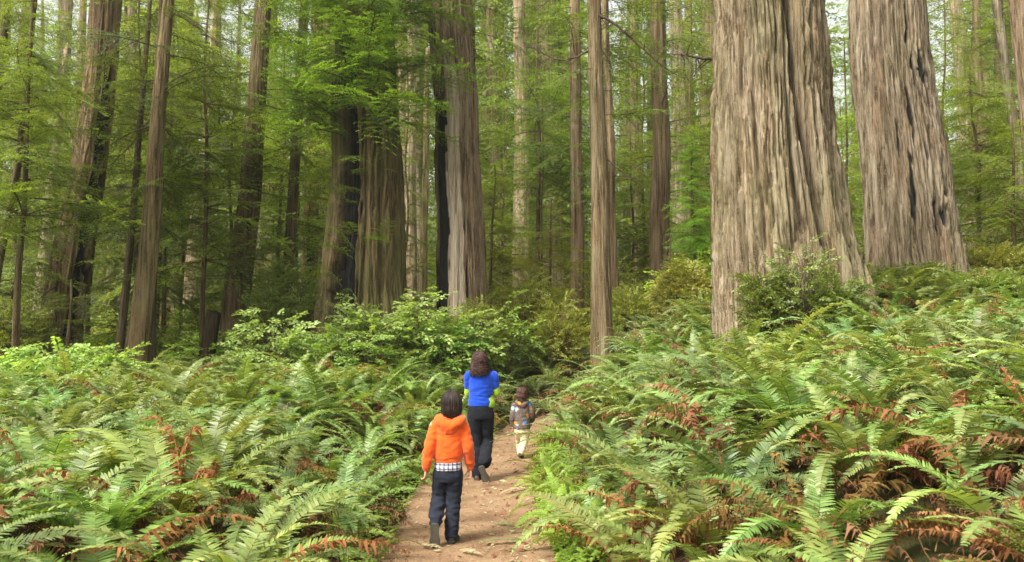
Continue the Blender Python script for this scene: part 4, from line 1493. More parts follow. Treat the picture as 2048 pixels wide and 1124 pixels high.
# ground cover of round leaves on the right edge
g = MB()
_r = np.random.default_rng(45)
for k in range(5200):
    y = 6.5 + 10 * _r.random() ** 1.3
    rt = _r.random() < .8
    t = abs(_r.normal(.12, .28))
    x = float(path_c(y)) + (float(path_h(y)) + t - .04) * (1 if rt else -1)
    h = _r.uniform(.04, .26) * min(1, .3 + t * 2)
    c = np.array([x, y, tz(x, y) + h])
    r = _r.uniform(.018, .036)
    for q in range(3):
        a = q * 2.094 + _r.uniform(0, .6)
        d = np.array([math.cos(a), math.sin(a), _r.normal(-.1, .25)])
        w = np.array([-math.sin(a), math.cos(a), _r.normal(0, .2)])
        g.add([c, c + d * r + w * r * .62, c + d * r * 1.45, c + d * r - w * r * .62], [[0, 1, 2, 3]], None, _r.random(), 0)
o = g.build("ground_cover", [MAT['fern_bright']], None, False)
tag(o, "low clover-like ground cover along the path edges", "ground cover", None, 'stuff')

g = MB()
_r = np.random.default_rng(47)
for k in range(2600):
    y = 3 + 12 * _r.random() ** 1.2
    x = _r.uniform(-.66, .66) * y
    t = abs(x - float(path_c(y))) - float(path_h(y))
    if t < .08:
        continue
    M = rotm(_r.uniform(0, 6.28), R(_r.normal(-8, 14)), _r.normal(0, .6), _r.uniform(.35, .75), (x, y, tz(x, y) + _r.uniform(.02, .12)))
    g.put(FDLp[int(_r.integers(len(FDLp)))], M, _r.normal(-.15, .2))
o = g.build("dead_leaves", FERN_MATS, None, True)
tag(o, "brown duff of old fern leaves on the ground under the ferns", "leaf litter", None, 'stuff')

# litter of needles, leaf bits and twigs on the path
g = MB()
for k in range(2600):
    y = 6.3 + 15 * _r.random() ** 1.4
    u = _r.uniform(-1.1, 1.1)
    x = float(path_c(y)) + u * float(path_h(y))
    c = np.array([x, y, path_z(x, y) + .012])
    a = _r.uniform(0, 6.28)
    l = _r.uniform(.007, .03) * (2.0 if _r.random() < .1 else 1)
    wd = l * _r.uniform(.15, .5)
    d = np.array([math.cos(a), math.sin(a), _r.normal(0, .25)]) * l
    w = np.array([-math.sin(a), math.cos(a), _r.normal(0, .3)]) * wd
    g.add([c - d, c + w, c + d, c - w], [[0, 1, 2, 3]], None, _r.random(), 0 if _r.random() < .5 else 1)
o = g.build("leaf_litter", [MAT['fern_straw'], MAT['fern_dead']], None, False)
tag(o, "scattered dry leaf bits on the brown path", "leaf litter", None, 'stuff')

# fallen fronds lying on the path
for (x0, y0, x1, y1, lab, mt, wm) in (
        (845, 1088, 884, 1098, "short pale fallen frond left of the path's centre, nearest the viewer", 'fern_straw', .07),
        (920, 1098, 962, 1108, "small pale fallen frond right of the nearest one", 'fern_straw', .07),
        (1062, 1084, 950, 1090, "long olive fallen frond lying across the near right of the path", 'fern', .07),
        (1030, 1052, 985, 1048, "olive fallen frond near the right path edge", 'fern', .06),
        (1060, 978, 1000, 992, "pale green fallen frond on the path right of the orange hoodie's hand", 'fern_straw', .06),
        (1058, 952, 1045, 944, "tiny pale fallen frond at the right edge beyond the longer one", 'fern_straw', .05)):
    def gp(px, py):
        p0 = Vector((0, 0, CAM_H))
        d = P(px, py, 10) - p0
        q = p0 + d * (CAM_H / -d.z)
        return Vector((q.x, q.y, path_z(q.x, q.y)))
    a, b = gp(x0, y0), gp(x1, y1)
    L = (b - a).length
    f = frond(hash(lab) % 1 + int(x0), L=1.0, e0=4, bend=10, pairs=26, wmax=wm / L if L < .6 else wm * 1.4, side=.5, fold=.15)
    V = f.V
    me = f.mesh("fallen_frond", [MAT[mt], MAT['fern_stem']], True)
    o = link("fallen_frond", me, None, a + Vector((0, 0, .02)))
    o.scale = (L, L, L)
    o.rotation_euler.z = math.atan2(b.y - a.y, b.x - a.x) - .2
    tag(o, lab, "fallen frond")


# ------------------------------------------------------------------ people
def solid(name, color, rough=.8, spec=.25, sheen=.0, weave=0, var=.12):
    k = N(name)
    v = k.coord()
    n = k.noise(v, 14, 4)
    c = k.mix(1.0, color, k.ramp(n, [(.3, (1 - var,) * 3), (.7, (1 + var,) * 3)]), 'MULTIPLY')
    k.base(c)
    nr = None
    if weave:
        nr = k.bump(k.noise(v, weave, 2), .35, .004)
    return k.set(rough, spec, nr, sheen)


MAT['skin'] = solid("skin", (.52, .29, .19), .5, .4, var=.06)
MAT['orange'] = solid("orange_fleece", (.70, .095, .010), .9, .15, .25, 350, .08)
MAT['navy'] = solid("charcoal_trousers", (.017, .020, .031), .85, .15, .03, 400, .2)
MAT['black'] = solid("black_trousers", (.010, .011, .015), .85, .15, .03, 400, .2)
MAT['blue'] = solid("blue_knit", (.006, .05, .40), .85, .2, .2, 350, .1)
MAT['lime'] = solid("lime_knit", (.27, .41, .02), .85, .2, .2, 350, .1)
MAT['cream'] = solid("cream_trousers", (.62, .52, .33), .85, .2, .1, 300, .12)
MAT['shoe'] = solid("dark_shoe", (.03, .032, .036), .6, .3, var=.3)
MAT['shoe_brown'] = solid("brown_shoe", (.10, .055, .035), .6, .3, var=.3)
MAT['sole'] = solid("rubber_sole", (.062, .055, .042), .75, .25, var=.25)
MAT['eye'] = solid("eye", (.04, .025, .015), .2, .5, var=0)


def hair_mat(name, dark, light):
    k = N(name)
    c = k.mix(k.math('ADD', k.attr("tone"), 0, True), dark, light)
    k.base(c)
    return k.set(.5, .25)


MAT['hair_dark'] = hair_mat("dark_straight_hair", (.009, .006, .004), (.05, .029, .02))
MAT['hair_curl'] = hair_mat("brown_curly_hair", (.010, .005, .004), (.10, .045, .035))
MAT['hair_child'] = hair_mat("reddish_brown_hair", (.018, .008, .005), (.16, .07, .045))


def plaid_mat():
    k = N("plaid_shirt")
    tc = k.n("ShaderNodeTexCoord")
    sx = k.n("ShaderNodeSeparateXYZ")
    k.l(tc.outputs["Object"], sx.inputs[0])

    def stripe(ax, freq, duty):
        return k.math('LESS_THAN', k.math('FRACT', k.math('ADD', k.math('MULTIPLY', sx.outputs[ax], freq), 50.0)), duty)
    a = stripe(0, 26, .45)
    b = stripe(2, 26, .45)
    thin = k.math('MAXIMUM', stripe(0, 26, .08), stripe(2, 26, .08))
    f = k.math('MULTIPLY', k.math('ADD', a, b), .5)
    c = k.ramp(f, [(.0, (.55, .55, .56)), (.5, (.14, .14, .19)), (1, (.012, .012, .022))])
    k.base(k.mix(k.math('MULTIPLY', thin, .6), c, (.7, .7, .72)))
    return k.set(.85, .2)


def print_mat():
    k = N("patterned_jacket")
    v = k.coord((1, .45, 1))
    vo = k.n("ShaderNodeTexVoronoi")
    vo.inputs["Scale"].default_value = 15
    vo.inputs["Randomness"].default_value = .95
    k.l(v, vo.inputs["Vector"])
    sep = k.n("ShaderNodeSeparateColor")
    k.l(vo.outputs["Color"], sep.inputs[0])
    pal = k.n("ShaderNodeValToRGB")
    pal.color_ramp.interpolation = 'CONSTANT'
    e = pal.color_ramp.elements
    st = [(0, (.10, .075, .06)), (.30, (.62, .22, .02)), (.46, (.05, .20, .52)), (.60, (.10, .085, .075)), (.74, (.24, .035, .02)), (.84, (.28, .33, .40)), (.93, (.30, .13, .03))]
    while len(e) < len(st):
        e.new(.5)
    for i, (p, c) in enumerate(st):
        e[i].position = p
        e[i].color = (*c, 1)
    k.l(sep.outputs[0], pal.inputs[0])
    edge = k.math('LESS_THAN', k.math('ADD', vo.outputs["Distance"], k.math('MULTIPLY', k.noise(v, 40, 2), .25)), .58)
    bgc = k.ramp(k.noise(v, 60, 3), [(.35, (.06, .045, .038)), (.65, (.17, .13, .105))])
    k.base(k.mix(edge, bgc, pal.outputs[0]))
    return k.set(.8, .25)


MAT['plaid'] = plaid_mat()
MAT['print'] = print_mat()


def remeshed(mb, voxel, smooth=2, name="tmp", wrinkle=None):
    """Union of the overlapping closed shapes in mb as one continuous surface."""
    me = mb.mesh("tmp", [])
    ob = bpy.data.objects.new("tmp", me)
    COL.objects.link(ob)
    md = ob.modifiers.new("r", 'REMESH')
    md.mode = 'VOXEL'
    md.voxel_size = voxel
    if smooth:
        sm = ob.modifiers.new("s", 'SMOOTH')
        sm.factor = .5
        sm.iterations = smooth
    dg = bpy.context.evaluated_depsgraph_get()
    out = bpy.data.meshes.new_from_object(ob.evaluated_get(dg))
    bpy.data.objects.remove(ob)
    bpy.data.meshes.remove(me)
    out.name = name
    n = len(out.vertices)
    out.polygons.foreach_set("use_smooth", np.full(len(out.polygons), True))
    if wrinkle:
        co = np.zeros(n * 3, np.float32)
        out.vertices.foreach_get("co", co)
        co = co.reshape(-1, 3)
        no = np.zeros(n * 3, np.float32)
        out.vertices.foreach_get("normal", no)
        no = no.reshape(-1, 3)
        co = co + no * wrinkle(co)[:, None]
        out.vertices.foreach_set("co", co.astype(np.float32).ravel())
        out.update()
    return out


def n3(co, f, off=0):
    return np.array([mnoise.noise(Vector((float(c[0] * f[0] + off), float(c[1] * f[1]), float(c[2] * f[2])))) for c in co])


def folds(amp, f=(9, 9, 26), sharp=True, zr=None):
    def w(co):
        q = n3(co, f)
        q2 = n3(co + q[:, None] * .02, (f[0] * 2.1, f[1] * 2.1, f[2] * 1.7), 9)
        v = (1 - np.abs(q) * 2.2) * .7 + q2 * .5 if sharp else q + .5 * q2
        k = 1
        if zr is not None:
            k = np.interp(co[:, 2], [a for a, b in zr], [b for a, b in zr])
        return amp * v * k
    return w


def limbtube(g, pts, radii, n=18, k=14, flat=1.0):
    p = smooth_path(pts, n)
    r = np.interp(np.linspace(0, 1, n), np.linspace(0, 1, len(radii)), radii)
    V, F, T = tube(p, r, r * flat, k, (1, .013, .02), True)
    g.add(V, F, T)


def loft(g, secs, n=24, k=22):
    """secs: (z, cx, cy, rx, ry) upward."""
    s = np.array(secs, float)
    q = np.linspace(0, 1, n)
    t = np.linspace(0, 1, len(s))
    zz = np.interp(q, t, s[:, 0])
    A = [np.interp(zz, s[:, 0], s[:, c]) for c in range(1, 5)]
    C = np.stack([A[0], A[1], zz], -1)
    V, F, T = tube(C, A[2], A[3], k, (1, 0, .0), False)
    V = np.vstack([V, C[0], C[-1]])
    jj = np.arange(k)
    m = n * k
    T = np.concatenate([np.stack([(jj + 1) % k, jj, np.full(k, m)], -1), np.stack([(n - 1) * k + jj, (n - 1) * k + (jj + 1) % k, np.full(k, m + 1)], -1)])
    g.add(V, F, T)


def unit(v):
    v = np.asarray(v, float)
    return v / np.linalg.norm(v)


def hand(g, wrist, d, w, s=1.0, curl=(22, 34, 28)):
    """Palm, four fingers and a thumb; d along the fingers, w toward the thumb."""
    d = unit(d)
    w = unit(np.asarray(w) - d * np.dot(w, d))
    p = np.cross(w, d)
    if np.dot(p, (0, -1, 0)) < 0 and False:
        p = -p
    wr = np.asarray(wrist, float)
    pts = [wr, wr + d * .03 * s, wr + d * .06 * s, wr + d * .085 * s]
    V, F, T = tube(pts, np.array([.022, .03, .036, .036]) * s, np.array([.017, .015, .014, .012]) * s, 14, w, True)
    g.add(V, F, T)
    for off, l, cc in ((.029, .072, .8), (.010, .08, 1.0), (-.010, .074, 1.1), (-.028, .058, 1.25)):
        q = wr + d * .082 * s + w * off * s
        pts, a = [q - d * .012 * s, q], 0
        for f, cu in zip((.45, .32, .26), curl):
            a += R(cu * cc)
            q = q + (d * math.cos(a) + p * math.sin(a) + w * off * 1.2) * l * f * s
            pts.append(q)
        V, F, T = tube(smooth_path(pts, 10), np.linspace(.0092, .0072, 10) * s, None, 8, w, True)
        g.add(V, F, T)
    q = wr + d * .022 * s + w * .024 * s
    pts = [q, q + (d * .55 + w * .6 + p * .3) * .035 * s, q + (d * 1.25 + w * .85 + p * .7) * .035 * s, q + (d * 1.9 + w * .9 + p * 1.15) * .033 * s]
    V, F, T = tube(smooth_path(pts, 9), np.linspace(.0125, .0082, 9) * s, None, 8, p, True)
    g.add(V, F, T)


def head(g, c, r, facing=0.0, neck=None):
    """Skull, jaw, nose, ears; looks along +Y turned by facing."""
    c = np.asarray(c, float)
    rx, ry, rz = r
    h = MB()
    h.add(*ellipsoid((0, -.008, .012), (rx, ry, rz * .92)))
    h.add(*ellipsoid((0, ry * .22, -rz * .38), (rx * .72, ry * .68, rz * .6)))
    V, F, T = tube([(0, ry * .92, rz * .12), (0, ry * 1.02, -rz * .08), (0, ry * 1.13, -rz * .2)], np.array([.008, .011, .014]) * rx / .078, None, 8, (1, 0, 0), True)
    h.add(V, F, T)
    V, F, T = tube([(-.02, ry * .86, -rz * .5), (0, ry * .9, -rz * .5), (.02, ry * .86, -rz * .5)], .008, None, 8, (0, 1, .1), True)
    h.add(V, F, T)
    for s in (-1, 1):
        h.add(*ellipsoid((s * rx * 1.0, -.006, -rz * .08), (.010, .018, .03), 8, 10))
        V, F, T = tube([(s * rx * .62, ry * .8, rz * .14), (s * rx * .4, ry * .92, rz * .17), (s * rx * .2, ry * .93, rz * .14)], .007, None, 6, (0, 0, 1), True)
        h.add(V, F, T)
    M = np.eye(4)
    M[:3, :3] = np.array(Matrix.Rotation(facing, 3, 'Z'))
    M[:3, 3] = c
    g.put(h.piece(), M)
    return M


def eyes(root, M, r):
    for s in (-1, 1):
        p = M @ np.array([s * r[0] * .4, r[1] * .82, r[2] * .02, 1])
        e = MB()
        e.add(*ellipsoid(p[:3], (.011, .011, .009), 8, 10))
        e.build("eye", [MAT['eye']], root)


def hair(root, c, r, mat, length, seed, facing=0.0, style='straight', n=260, puff=1.08, wide=1.0, spread=0.0):
    """Strands that grow from the crown over the skull and hang down, over a closed under-layer."""
    rg = np.random.default_rng(seed)
    c = np.asarray(c, float)
    rx, ry, rz = r[0] * puff, r[1] * puff, r[2] * puff
    g = MB()
    # under-layer
    u = MB()
    uk = 1 if style == 'straight' else .93
    u.add(*ellipsoid((0, -.015, .014), (rx * .99 * uk, ry * .96 * uk, rz * .97 * uk)))
    if length > .05:
        zs = np.linspace(.02, -length + .015, 8)
        rr = np.interp(zs, [-length, -length * .5, 0, .03], [.72 * wide, .95 * wide, .98, .95])
        C = np.stack([zs * 0, -.03 - .012 * np.linspace(0, 1, 8), zs], -1)
        V, F, T = tube(C, rx * rr * uk * uk, ry * .72 * rr * uk, 18, (1, 0, 0), True)
        u.add(V, F, T)
    me = remeshed(u, .008, 3, "hair_under")
    nv = len(me.vertices)
    co = np.zeros(nv * 3, np.float32)
    me.vertices.foreach_get("co", co)
    co = co.reshape(-1, 3)
    # cut away the face side of the under-layer
    tone = (.25 if style == 'straight' else .0) + .2 * vn(np.arctan2(co[:, 0], co[:, 1]) * 14 + 60, co[:, 2] * 6 + 30)
    quads = np.array([p.vertices[:] for p in me.polygons if len(p.vertices) == 4])
    cc = co[quads].mean(1)
    keep = ~((cc[:, 1] > ry * .35) & (cc[:, 2] < rz * .45))
    g.add(co, quads[keep], None, tone)
    bpy.data.meshes.remove(me)
    for k in range(n):
        a = rg.uniform(-PI, PI)
        front = abs(a) < R(58)                       # a = 0 is the face
        top0 = R(rg.uniform(4, 50 if style != 'straight' else 16))
        endp = R(58) if front else R(98)
        ph = np.linspace(top0, endp, 9)
        lay = rg.uniform(.99, 1.06)
        dx, dy = math.sin(a), math.cos(a)
        pts = [np.array([dx * math.sin(q) * rx, dy * math.sin(q) * ry - .012, math.cos(q) * rz + .01]) * lay for q in ph]
        if not front and length > .03:
            e = pts[-1]
            L = length * rg.uniform(.85, 1.06) + e[2]
            for q in np.linspace(.15, 1, 7):
                inw = 1 - (.12 if style == 'straight' else -.10 * wide * spread) * q ** 2
                pts.append(np.array([e[0] * inw * (1 + (wide - 1) * q), e[1] * inw - .015 * q, e[2] - L * q]))
        p = smooth_path(pts, 26 if style == 'straight' else 44)
        if style != 'straight':
            t = np.linspace(0, 1, len(p))
            tur = rg.uniform(4, 7) if style == 'curly' else rg.uniform(2, 3)
            am = (rg.uniform(.010, .026) if style == 'curly' else .010) * (.35 + t)
            f0 = rg.uniform(0, 6.28)
            p = p + np.stack([np.cos(t * tur * 6.28 + f0) * am, np.sin(t * tur * 6.28 + f0) * am, np.sin(t * tur * 6.28 * .7 + f0) * am * .6], -1)
        p = p + np.cumsum(rg.normal(0, .0006, p.shape), 0)
        t = np.linspace(0, 1, len(p))
        rad = (.0052 if style == 'straight' else .0066) * np.clip(1.1 - t ** 3, .25, 1) * rg.uniform(.7, 1.2)
        V, F, T = tube(p, rad, rad * .6, 5, (.3, .2, .1), True)
        g.add(V, F, T, rg.random() * .8)
    M = np.eye(4)
    M[:3, :3] = np.array(Matrix.Rotation(facing, 3, 'Z'))
    M[:3, 3] = c
    h = MB()
    h.put(g.piece(), M)
    return h.build("hair", [mat], root)


def shoe(root, heel, toe, up, wid, hgt, mat, solemat=None, side=1):
    """A shoe from heel to toe (points on the ground side of the sole)."""
    heel, toe = np.asarray(heel, float), np.asarray(toe, float)
    f = unit(toe - heel)
    L = np.linalg.norm(toe - heel)
    u = unit(np.asarray(up, float) - f * np.dot(up, f))
    w = np.cross(f, u)
    t = np.array([0, .04, .12, .25, .4, .55, .7, .85, .95, 1.0])
    hw = np.array([.35, .62, .74, .72, .66, .74, .92, .88, .62, .25]) * wid / 2 / .92
    hh = np.array([.55, .85, .98, 1.0, .98, .78, .58, .44, .34, .2]) * hgt
    k = 16
    th = np.arange(k) * 2 * PI / k
    g = MB()
    Vs = []
    for ti, a, b in zip(t, hw, hh):
        c = heel + f * ti * L
        x = np.sign(np.cos(th)) * np.abs(np.cos(th)) ** .75 * a
        y = np.where(np.sin(th) > 0, np.sin(th) * b, np.sin(th) * .004) + .018
        Vs.append(c + w * x[:, None] + u * y[:, None])
    V = np.concatenate(Vs)
    n = len(t)
    i, j = np.meshgrid(np.arange(n - 1), np.arange(k), indexing='ij')
    F = np.stack([i * k + j, i * k + (j + 1) % k, (i + 1) * k + (j + 1) % k, (i + 1) * k + j], -1).reshape(-1, 4)
    jj = np.arange(k)
    V = np.vstack([V, Vs[0].mean(0), Vs[-1].mean(0)])
    T = np.concatenate([np.stack([(jj + 1) % k, jj, np.full(k, n * k)], -1), np.stack([(n - 1) * k + jj, (n - 1) * k + (jj + 1) % k, np.full(k, n * k + 1)], -1)])
    g.add(V, F, T)
    o = g.build("shoe", [mat], root)
    s = MB()
    tt = np.linspace(0, 1, 24)
    a = np.interp(tt, t, hw) * 1.08 + .002
    a[0], a[-1] = a[1] * .7, a[-2] * .7
    top = np.concatenate([heel + f * (tt * (L + .012) - .006)[:, None] + w * a[:, None], (heel + f * (tt * (L + .012) - .006)[:, None] - w * a[:, None])[::-1]])
    m = len(top)
    lv = [top + u * .022, top + u * .004, heel + (top - heel) * .96 + f * L * .02]
    V = np.concatenate(lv)
    jj = np.arange(m)
    F = np.concatenate([np.stack([q * m + jj, q * m + (jj + 1) % m, (q + 1) * m + (jj + 1) % m, (q + 1) * m + jj], -1) for q in range(2)])
    half = m // 2
    ii = np.arange(half - 1)
    F2 = np.stack([2 * m + ii, 2 * m + ii + 1, 2 * m + m - 2 - ii, 2 * m + m - 1 - ii], -1)
    F3 = np.stack([ii, m - 1 - ii, m - 2 - ii, ii + 1], -1)
    s.add(V, np.concatenate([F, F2, F3]))
    s.build("sole", [solemat or MAT['sole']], o, False)
    return o


def cloth(name, mb, voxel, mat, root, wr, smooth=3):
    me = remeshed(mb, voxel, smooth, name, wr)
    me.materials.append(mat)
    return link(name, me, root)


def body(label, loc, build):
    g = MB()
    M, r = build(g)
    me = remeshed(g, .0062, 2, "person")
    me.materials.append(MAT['skin'])
    root = link("person", me, None, loc)
    tag(root, label, "person")
    eyes(root, M, r)
    return root


# --- the child in the orange hoodie
xo, yo = -.583, 7.82
zo = path_z(xo, yo)
J = dict(hc=(.032, .02, 1.235), hr=(.076, .092, .104), shL=(-.13, .0, 1.045), shR=(.152, .0, 1.045), elL=(-.163, -.055, .855), elR=(.184, -.02, .855),
         wrL=(-.19, -.06, .665), wrR=(.2, .055, .655))


def build_o(g):
    limbtube(g, [(.02, 0, 1.0), (.028, .01, 1.17)], [.05, .046], 8)
    loft(g, [(.62, -.002, 0, .105, .075), (.72, 0, 0, .1, .07), (.85, .005, 0, .11, .078), (1.0, .01, 0, .115, .075), (1.06, .01, 0, .07, .055)])
    for s in "LR":
        limbtube(g, [J['sh' + s], J['el' + s], J['wr' + s]], [.042, .036, .032, .026, .021])
    limbtube(g, [(-.055, 0, .66), (-.085, .07, .37), (-.098, -.15, .2)], [.07, .058, .05, .044, .032])
    limbtube(g, [(.055, 0, .66), (.052, .04, .37), (.036, .0, .07)], [.07, .058, .05, .044, .032])
    hand(g, J['wrL'], (-.02, .02, -1), (.35, .75, 0), .82, (26, 38, 30))
    hand(g, J['wrR'], (.02, .02, -1), (-.35, .75, 0), .82, (26, 38, 30))
    return head(g, J['hc'], J['hr'], R(6)), J['hr']


po = body("child in orange hoodie, plaid shirt tail and charcoal trousers walking away", (xo, yo, zo), build_o)
g = MB()
loft(g, [(.735, .0, 0, .118, .085), (.76, .0, 0, .130, .096), (.82, .002, 0, .134, .100), (.95, .01, 0, .138, .100), (1.02, .012, 0, .138, .098), (1.07, .015, 0, .10, .078), (1.12, .022, 0, .062, .06)])
for s, sx in (("L", -1), ("R", 1)):
    sh = np.array(J['sh' + s]) + (-.02 * sx, 0, -.005)
    wr_ = np.array(J['wr' + s]) + (0, 0, .035)
    limbtube(g, [np.array([.015 + sx * .06, 0, 1.045]), sh, J['el' + s], wr_], [.056, .06, .055, .052, .05, .046, .042])
cloth("hoodie", g, .0085, MAT['orange'], po, folds(.011, (9, 9, 17), True, [(.6, .5), (.7, 1), (.9, .8), (1.0, .6), (1.12, .4)]))
g = MB()
loft(g, [(.712, .0, 0, .119, .088), (.725, .0, 0, .124, .093), (.75, .0, 0, .124, .093), (.762, .0, 0, .122, .09)], 8, 26)
g.build("waistband", [MAT['orange']], po)
for s in "LR":
    g = MB()
    w_ = np.array(J['wr' + s])
    limbtube(g, [w_ + (0, 0, .05), w_ + (0, 0, .028), w_ + (0, 0, .004)], [.036, .037, .034], 8)
    g.build("cuff", [MAT['orange']], po)
g = MB()
for sx in (-1, 1):
    limbtube(g, [(.02 + sx * .05, .055, 1.115), (.02 + sx * .10, -.01, 1.115), (.02 + sx * .085, -.075, 1.095), (.02 + sx * .03, -.105, 1.06)], [.03, .042, .048, .04], 16, 14, .75)
g.add(*ellipsoid((.018, -.095, 1.045), (.082, .038, .055)))
g.add(*ellipsoid((.016, -.095, 1.008), (.05, .026, .035)))
cloth("hood", g, .008, MAT['orange'], po, folds(.007, (13, 13, 13), True), 2)
g = MB()
loft(g, [(.645, .0, 0, .128, .097), (.665, .0, 0, .129, .098), (.72, .0, 0, .122, .092), (.75, .0, 0, .11, .08)], 14, 30)
cloth("plaid_shirt", g, .008, MAT['plaid'], po, folds(.004, (14, 14, 6), False), 1)
g = MB()
loft(g, [(.54, 0, 0, .10, .085), (.60, 0, 0, .118, .09), (.66, 0, 0, .118, .088), (.70, 0, 0, .11, .08)])
limbtube(g, [(-.056, 0, .62), (-.072, .05, .48), (-.088, .06, .375), (-.096, -.04, .28), (-.098, -.135, .215)], [.082, .076, .068, .066, .062, .056], 24)
limbtube(g, [(.058, 0, .62), (.056, .03, .48), (.05, .04, .36), (.042, .01, .2), (.035, -.002, .065)], [.082, .076, .066, .062, .06, .058], 24)
cloth("trousers", g, .009, MAT['navy'], po, folds(.012, (8, 8, 20), True, [(.05, 1.1), (.3, 1.3), (.45, .7), (.7, .2)]))
shoe(po, (-.098, -.205, .205), (-.100, -.185, -.005), (0, 1, .1), .085, .085, MAT['shoe'])
shoe(po, (.028, -.06, .0), (.066, .145, .0), (0, 0, 1), .082, .085, MAT['shoe'])
hair(po, J['hc'], J['hr'], MAT['hair_dark'], .10, 3, R(6), 'straight', 420, 1.13)

# --- the woman in the blue jersey
xw, yw = -.41, 11.2
zw = path_z(xw, yw)
K = dict(hc=(-.01, .015, 1.515), hr=(.078, .095, .115), shL=(-.165, .0, 1.345), shR=(.18, .0, 1.345), elL=(-.168, .07, 1.10), elR=(.203, .05, 1.10),
         wrL=(-.10, .25, 1.16), wrR=(.12, .25, 1.17))


def build_w(g):
    limbtube(g, [(0, 0, 1.3), (-.005, .01, 1.45)], [.055, .05], 8)
    loft(g, [(.84, 0, 0, .15, .105), (.95, 0, 0, .145, .1), (1.08, 0, 0, .122, .088), (1.25, 0, 0, .14, .1), (1.35, 0, 0, .13, .085), (1.4, 0, 0, .07, .06)])
    for s in "LR":
        limbtube(g, [K['sh' + s], K['el' + s], K['wr' + s]], [.042, .034, .031, .027, .023])
    limbtube(g, [(-.08, 0, .88), (-.06, .03, .48), (-.035, .0, .08)], [.085, .07, .055, .052, .038])
    limbtube(g, [(.08, 0, .88), (.085, .09, .48), (.045, -.17, .24)], [.085, .07, .055, .052, .038])
    hand(g, K['wrL'], (.5, .75, .25), (.2, 0, 1), .95, (20, 30, 25))
    hand(g, K['wrR'], (-.5, .75, .25), (-.2, 0, 1), .95, (20, 30, 25))
    return head(g, K['hc'], K['hr'], R(-4)), K['hr']


pw = body("curly haired adult in blue and lime jersey and black trousers on the path", (xw, yw, zw), build_w)
g = MB()
loft(g, [(.955, 0, 0, .158, .115), (1.0, 0, 0, .158, .113), (1.08, 0, 0, .146, .105), (1.2, .003, 0, .158, .115), (1.29, .005, 0, .168, .118), (1.35, .005, 0, .155, .108), (1.40, 0, 0, .10, .085)])
for s, sx in (("L", -1), ("R", 1)):
    sh, el = np.array(K['sh' + s]), np.array(K['el' + s])
    limbtube(g, [(sx * .08, 0, 1.345), sh + (-.008 * sx, 0, 0), sh * .55 + el * .45, sh * .38 + el * .62], [.064, .062, .056, .053, .051])
cloth("jersey", g, .009, MAT['blue'], pw, folds(.010, (7, 7, 20), True, [(.95, 1.2), (1.1, 1.2), (1.25, .5), (1.4, .3)]))
for s in "LR":
    g = MB()
    sh, el, wr_ = np.array(K['sh' + s]), np.array(K['el' + s]), np.array(K['wr' + s])
    limbtube(g, [sh * .6 + el * .4, sh * .4 + el * .6, el, el * .5 + wr_ * .5, wr_], [.044, .047, .048, .044, .038, .034], 24)
    cloth("sleeve", g, .01, MAT['lime'], pw, folds(.006, (14, 14, 14), True), 2)
g = MB()
loft(g, [(.952, .03, .01, .15, .105), (.985, .035, .01, .156, .108), (1.03, .03, .01, .148, .1), (1.06, .02, .01, .13, .09)])
cloth("side_panel", g, .01, MAT['lime'], pw, folds(.008, (8, 8, 24), True), 2)
g = MB()
loft(g, [(.78, 0, 0, .135, .115), (.85, 0, 0, .165, .122), (.92, 0, 0, .163, .115), (.965, 0, 0, .152, .107)])
limbtube(g, [(-.083, 0, .84), (-.074, .02, .65), (-.06, .03, .5), (-.045, .01, .28), (-.035, .0, .07)], [.098, .086, .074, .07, .072, .078], 26)
limbtube(g, [(.083, 0, .84), (.086, .05, .65), (.088, .085, .5), (.075, -.04, .36), (.062, -.15, .255)], [.098, .086, .076, .072, .076, .085], 26)
cloth("trousers", g, .0105, MAT['black'], pw, folds(.009, (7, 7, 14), True, [(.05, 1.1), (.4, 1.2), (.6, .6), (.95, .2)]))
shoe(pw, (.012, -.235, .20), (.088, -.20, -.004), (.1, 1, .15), .092, .075, MAT['shoe_brown'])
shoe(pw, (-.045, -.08, 0), (-.02, .165, 0), (0, 0, 1), .09, .075, MAT['shoe_brown'])
hair(pw, K['hc'], K['hr'], MAT['hair_curl'], .165, 5, R(-4), 'curly', 760, 1.17, 1.15, .6)

# --- the small child in the patterned jacket
xc_, yc_ = .154, 13.1
zc_ = path_z(xc_, yc_)
Q = dict(hc=(.005, .015, .958), hr=(.065, .079, .09), shL=(-.105, .0, .80), shR=(.105, .0, .80), elL=(-.145, -.02, .63), elR=(.158, .0, .65),
         wrL=(-.140, .015, .485), wrR=(.150, .12, .54))


def build_c(g):
    limbtube(g, [(0, 0, .78), (.003, .01, .9)], [.042, .04], 8)
    loft(g, [(.42, 0, 0, .095, .075), (.5, 0, 0, .095, .07), (.65, 0, 0, .1, .075), (.77, 0, 0, .1, .068), (.82, 0, 0, .06, .05)])
    for s in "LR":
        limbtube(g, [Q['sh' + s], Q['el' + s], Q['wr' + s]], [.037, .033, .03, .025, .02])
    limbtube(g, [(.045, 0, .46), (.034, .015, .27), (-.026, -.095, .095)], [.06, .05, .045, .04, .03])
    limbtube(g, [(-.045, 0, .46), (-.042, .15, .28), (-.034, .25, .075)], [.06, .05, .045, .04, .03])
    hand(g, Q['wrL'], (.05, .1, -1), (.35, .75, 0), .72, (25, 36, 30))
    hand(g, Q['wrR'], (-.1, .5, -.8), (-.35, .75, 0), .72, (25, 36, 30))
    return head(g, Q['hc'], Q['hr'], 0), Q['hr']


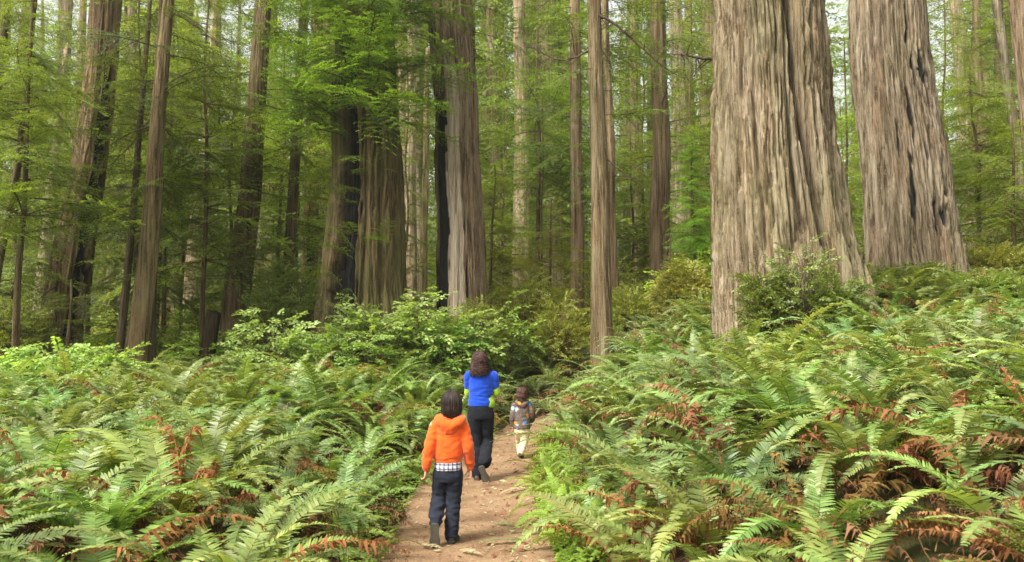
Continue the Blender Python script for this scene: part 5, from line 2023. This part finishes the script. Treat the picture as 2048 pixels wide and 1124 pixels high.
pc = body("small child in colourful patterned jacket and cream trousers farther up the path", (xc_, yc_, zc_), build_c)
g = MB()
loft(g, [(.445, 0, 0, .125, .10), (.5, 0, 0, .128, .103), (.62, 0, 0, .126, .1), (.76, 0, 0, .122, .095), (.81, 0, 0, .10, .08), (.86, 0, 0, .06, .055)])
for s, sx in (("L", -1), ("R", 1)):
    limbtube(g, [(sx * .06, 0, .79), Q['sh' + s], Q['el' + s], np.array(Q['wr' + s]) + (0, 0, .02)], [.055, .058, .052, .048, .044, .04])
cloth("jacket", g, .009, MAT['print'], pc, folds(.006, (10, 10, 20), True))
g = MB()
for sx in (-1, 1):
    limbtube(g, [(sx * .045, .04, .855), (sx * .078, -.01, .85), (sx * .06, -.07, .835), (sx * .015, -.09, .81)], [.026, .034, .038, .032], 14)
g.add(*ellipsoid((0, -.085, .795), (.06, .03, .04)))
cloth("hood", g, .008, MAT['print'], pc, folds(.004, (14, 14, 14), True), 2)
g = MB()
loft(g, [(.38, 0, 0, .09, .08), (.43, 0, 0, .104, .085), (.49, 0, 0, .1, .08)])
limbtube(g, [(.045, 0, .43), (.042, .02, .32), (.030, .012, .25), (-.004, -.05, .15), (-.024, -.09, .10)], [.074, .068, .062, .058, .056, .054], 22)
limbtube(g, [(-.045, 0, .43), (-.045, .10, .33), (-.042, .15, .27), (-.036, .21, .15), (-.034, .25, .075)], [.072, .066, .06, .056, .052, .05], 22)
cloth("trousers", g, .009, MAT['cream'], pc, folds(.007, (10, 10, 26), True))
shoe(pc, (-.04, -.155, .05), (.004, .01, .0), (0, .25, 1), .068, .07, MAT['shoe_brown'])
shoe(pc, (-.038, .21, 0), (-.03, .37, 0), (0, 0, 1), .068, .07, MAT['shoe_brown'])
hair(pc, Q['hc'], Q['hr'], MAT['hair_child'], .045, 7, 0, 'curly', 330, 1.14)


# ------------------------------------------------------------------ the air of the forest
HAZE = 0.0006
if HAZE:
    k = N("forest_air")
    k.t.nodes.remove(k.b)
    pv = k.n("ShaderNodeVolumePrincipled")
    pv.inputs["Color"].default_value = (.86, .9, .74, 1)
    pv.inputs["Density"].default_value = HAZE
    pv.inputs["Anisotropy"].default_value = .3
    k.l(pv.outputs[0], k.out.inputs["Volume"])
    g = MB()
    x0, x1, y0, y1, z0, z1 = -460, 460, -460, 460, -8, 75
    V = [(x, y, z) for z in (z0, z1) for x, y in ((x0, y0), (x1, y0), (x1, y1), (x0, y1))]
    g.add(V, [[0, 3, 2, 1], [4, 5, 6, 7], [0, 1, 5, 4], [1, 2, 6, 5], [2, 3, 7, 6], [3, 0, 4, 7]])
    tag(g.build("haze", [k.m], None, False), "pale damp air between the distant trunks", "haze", None, 'stuff')
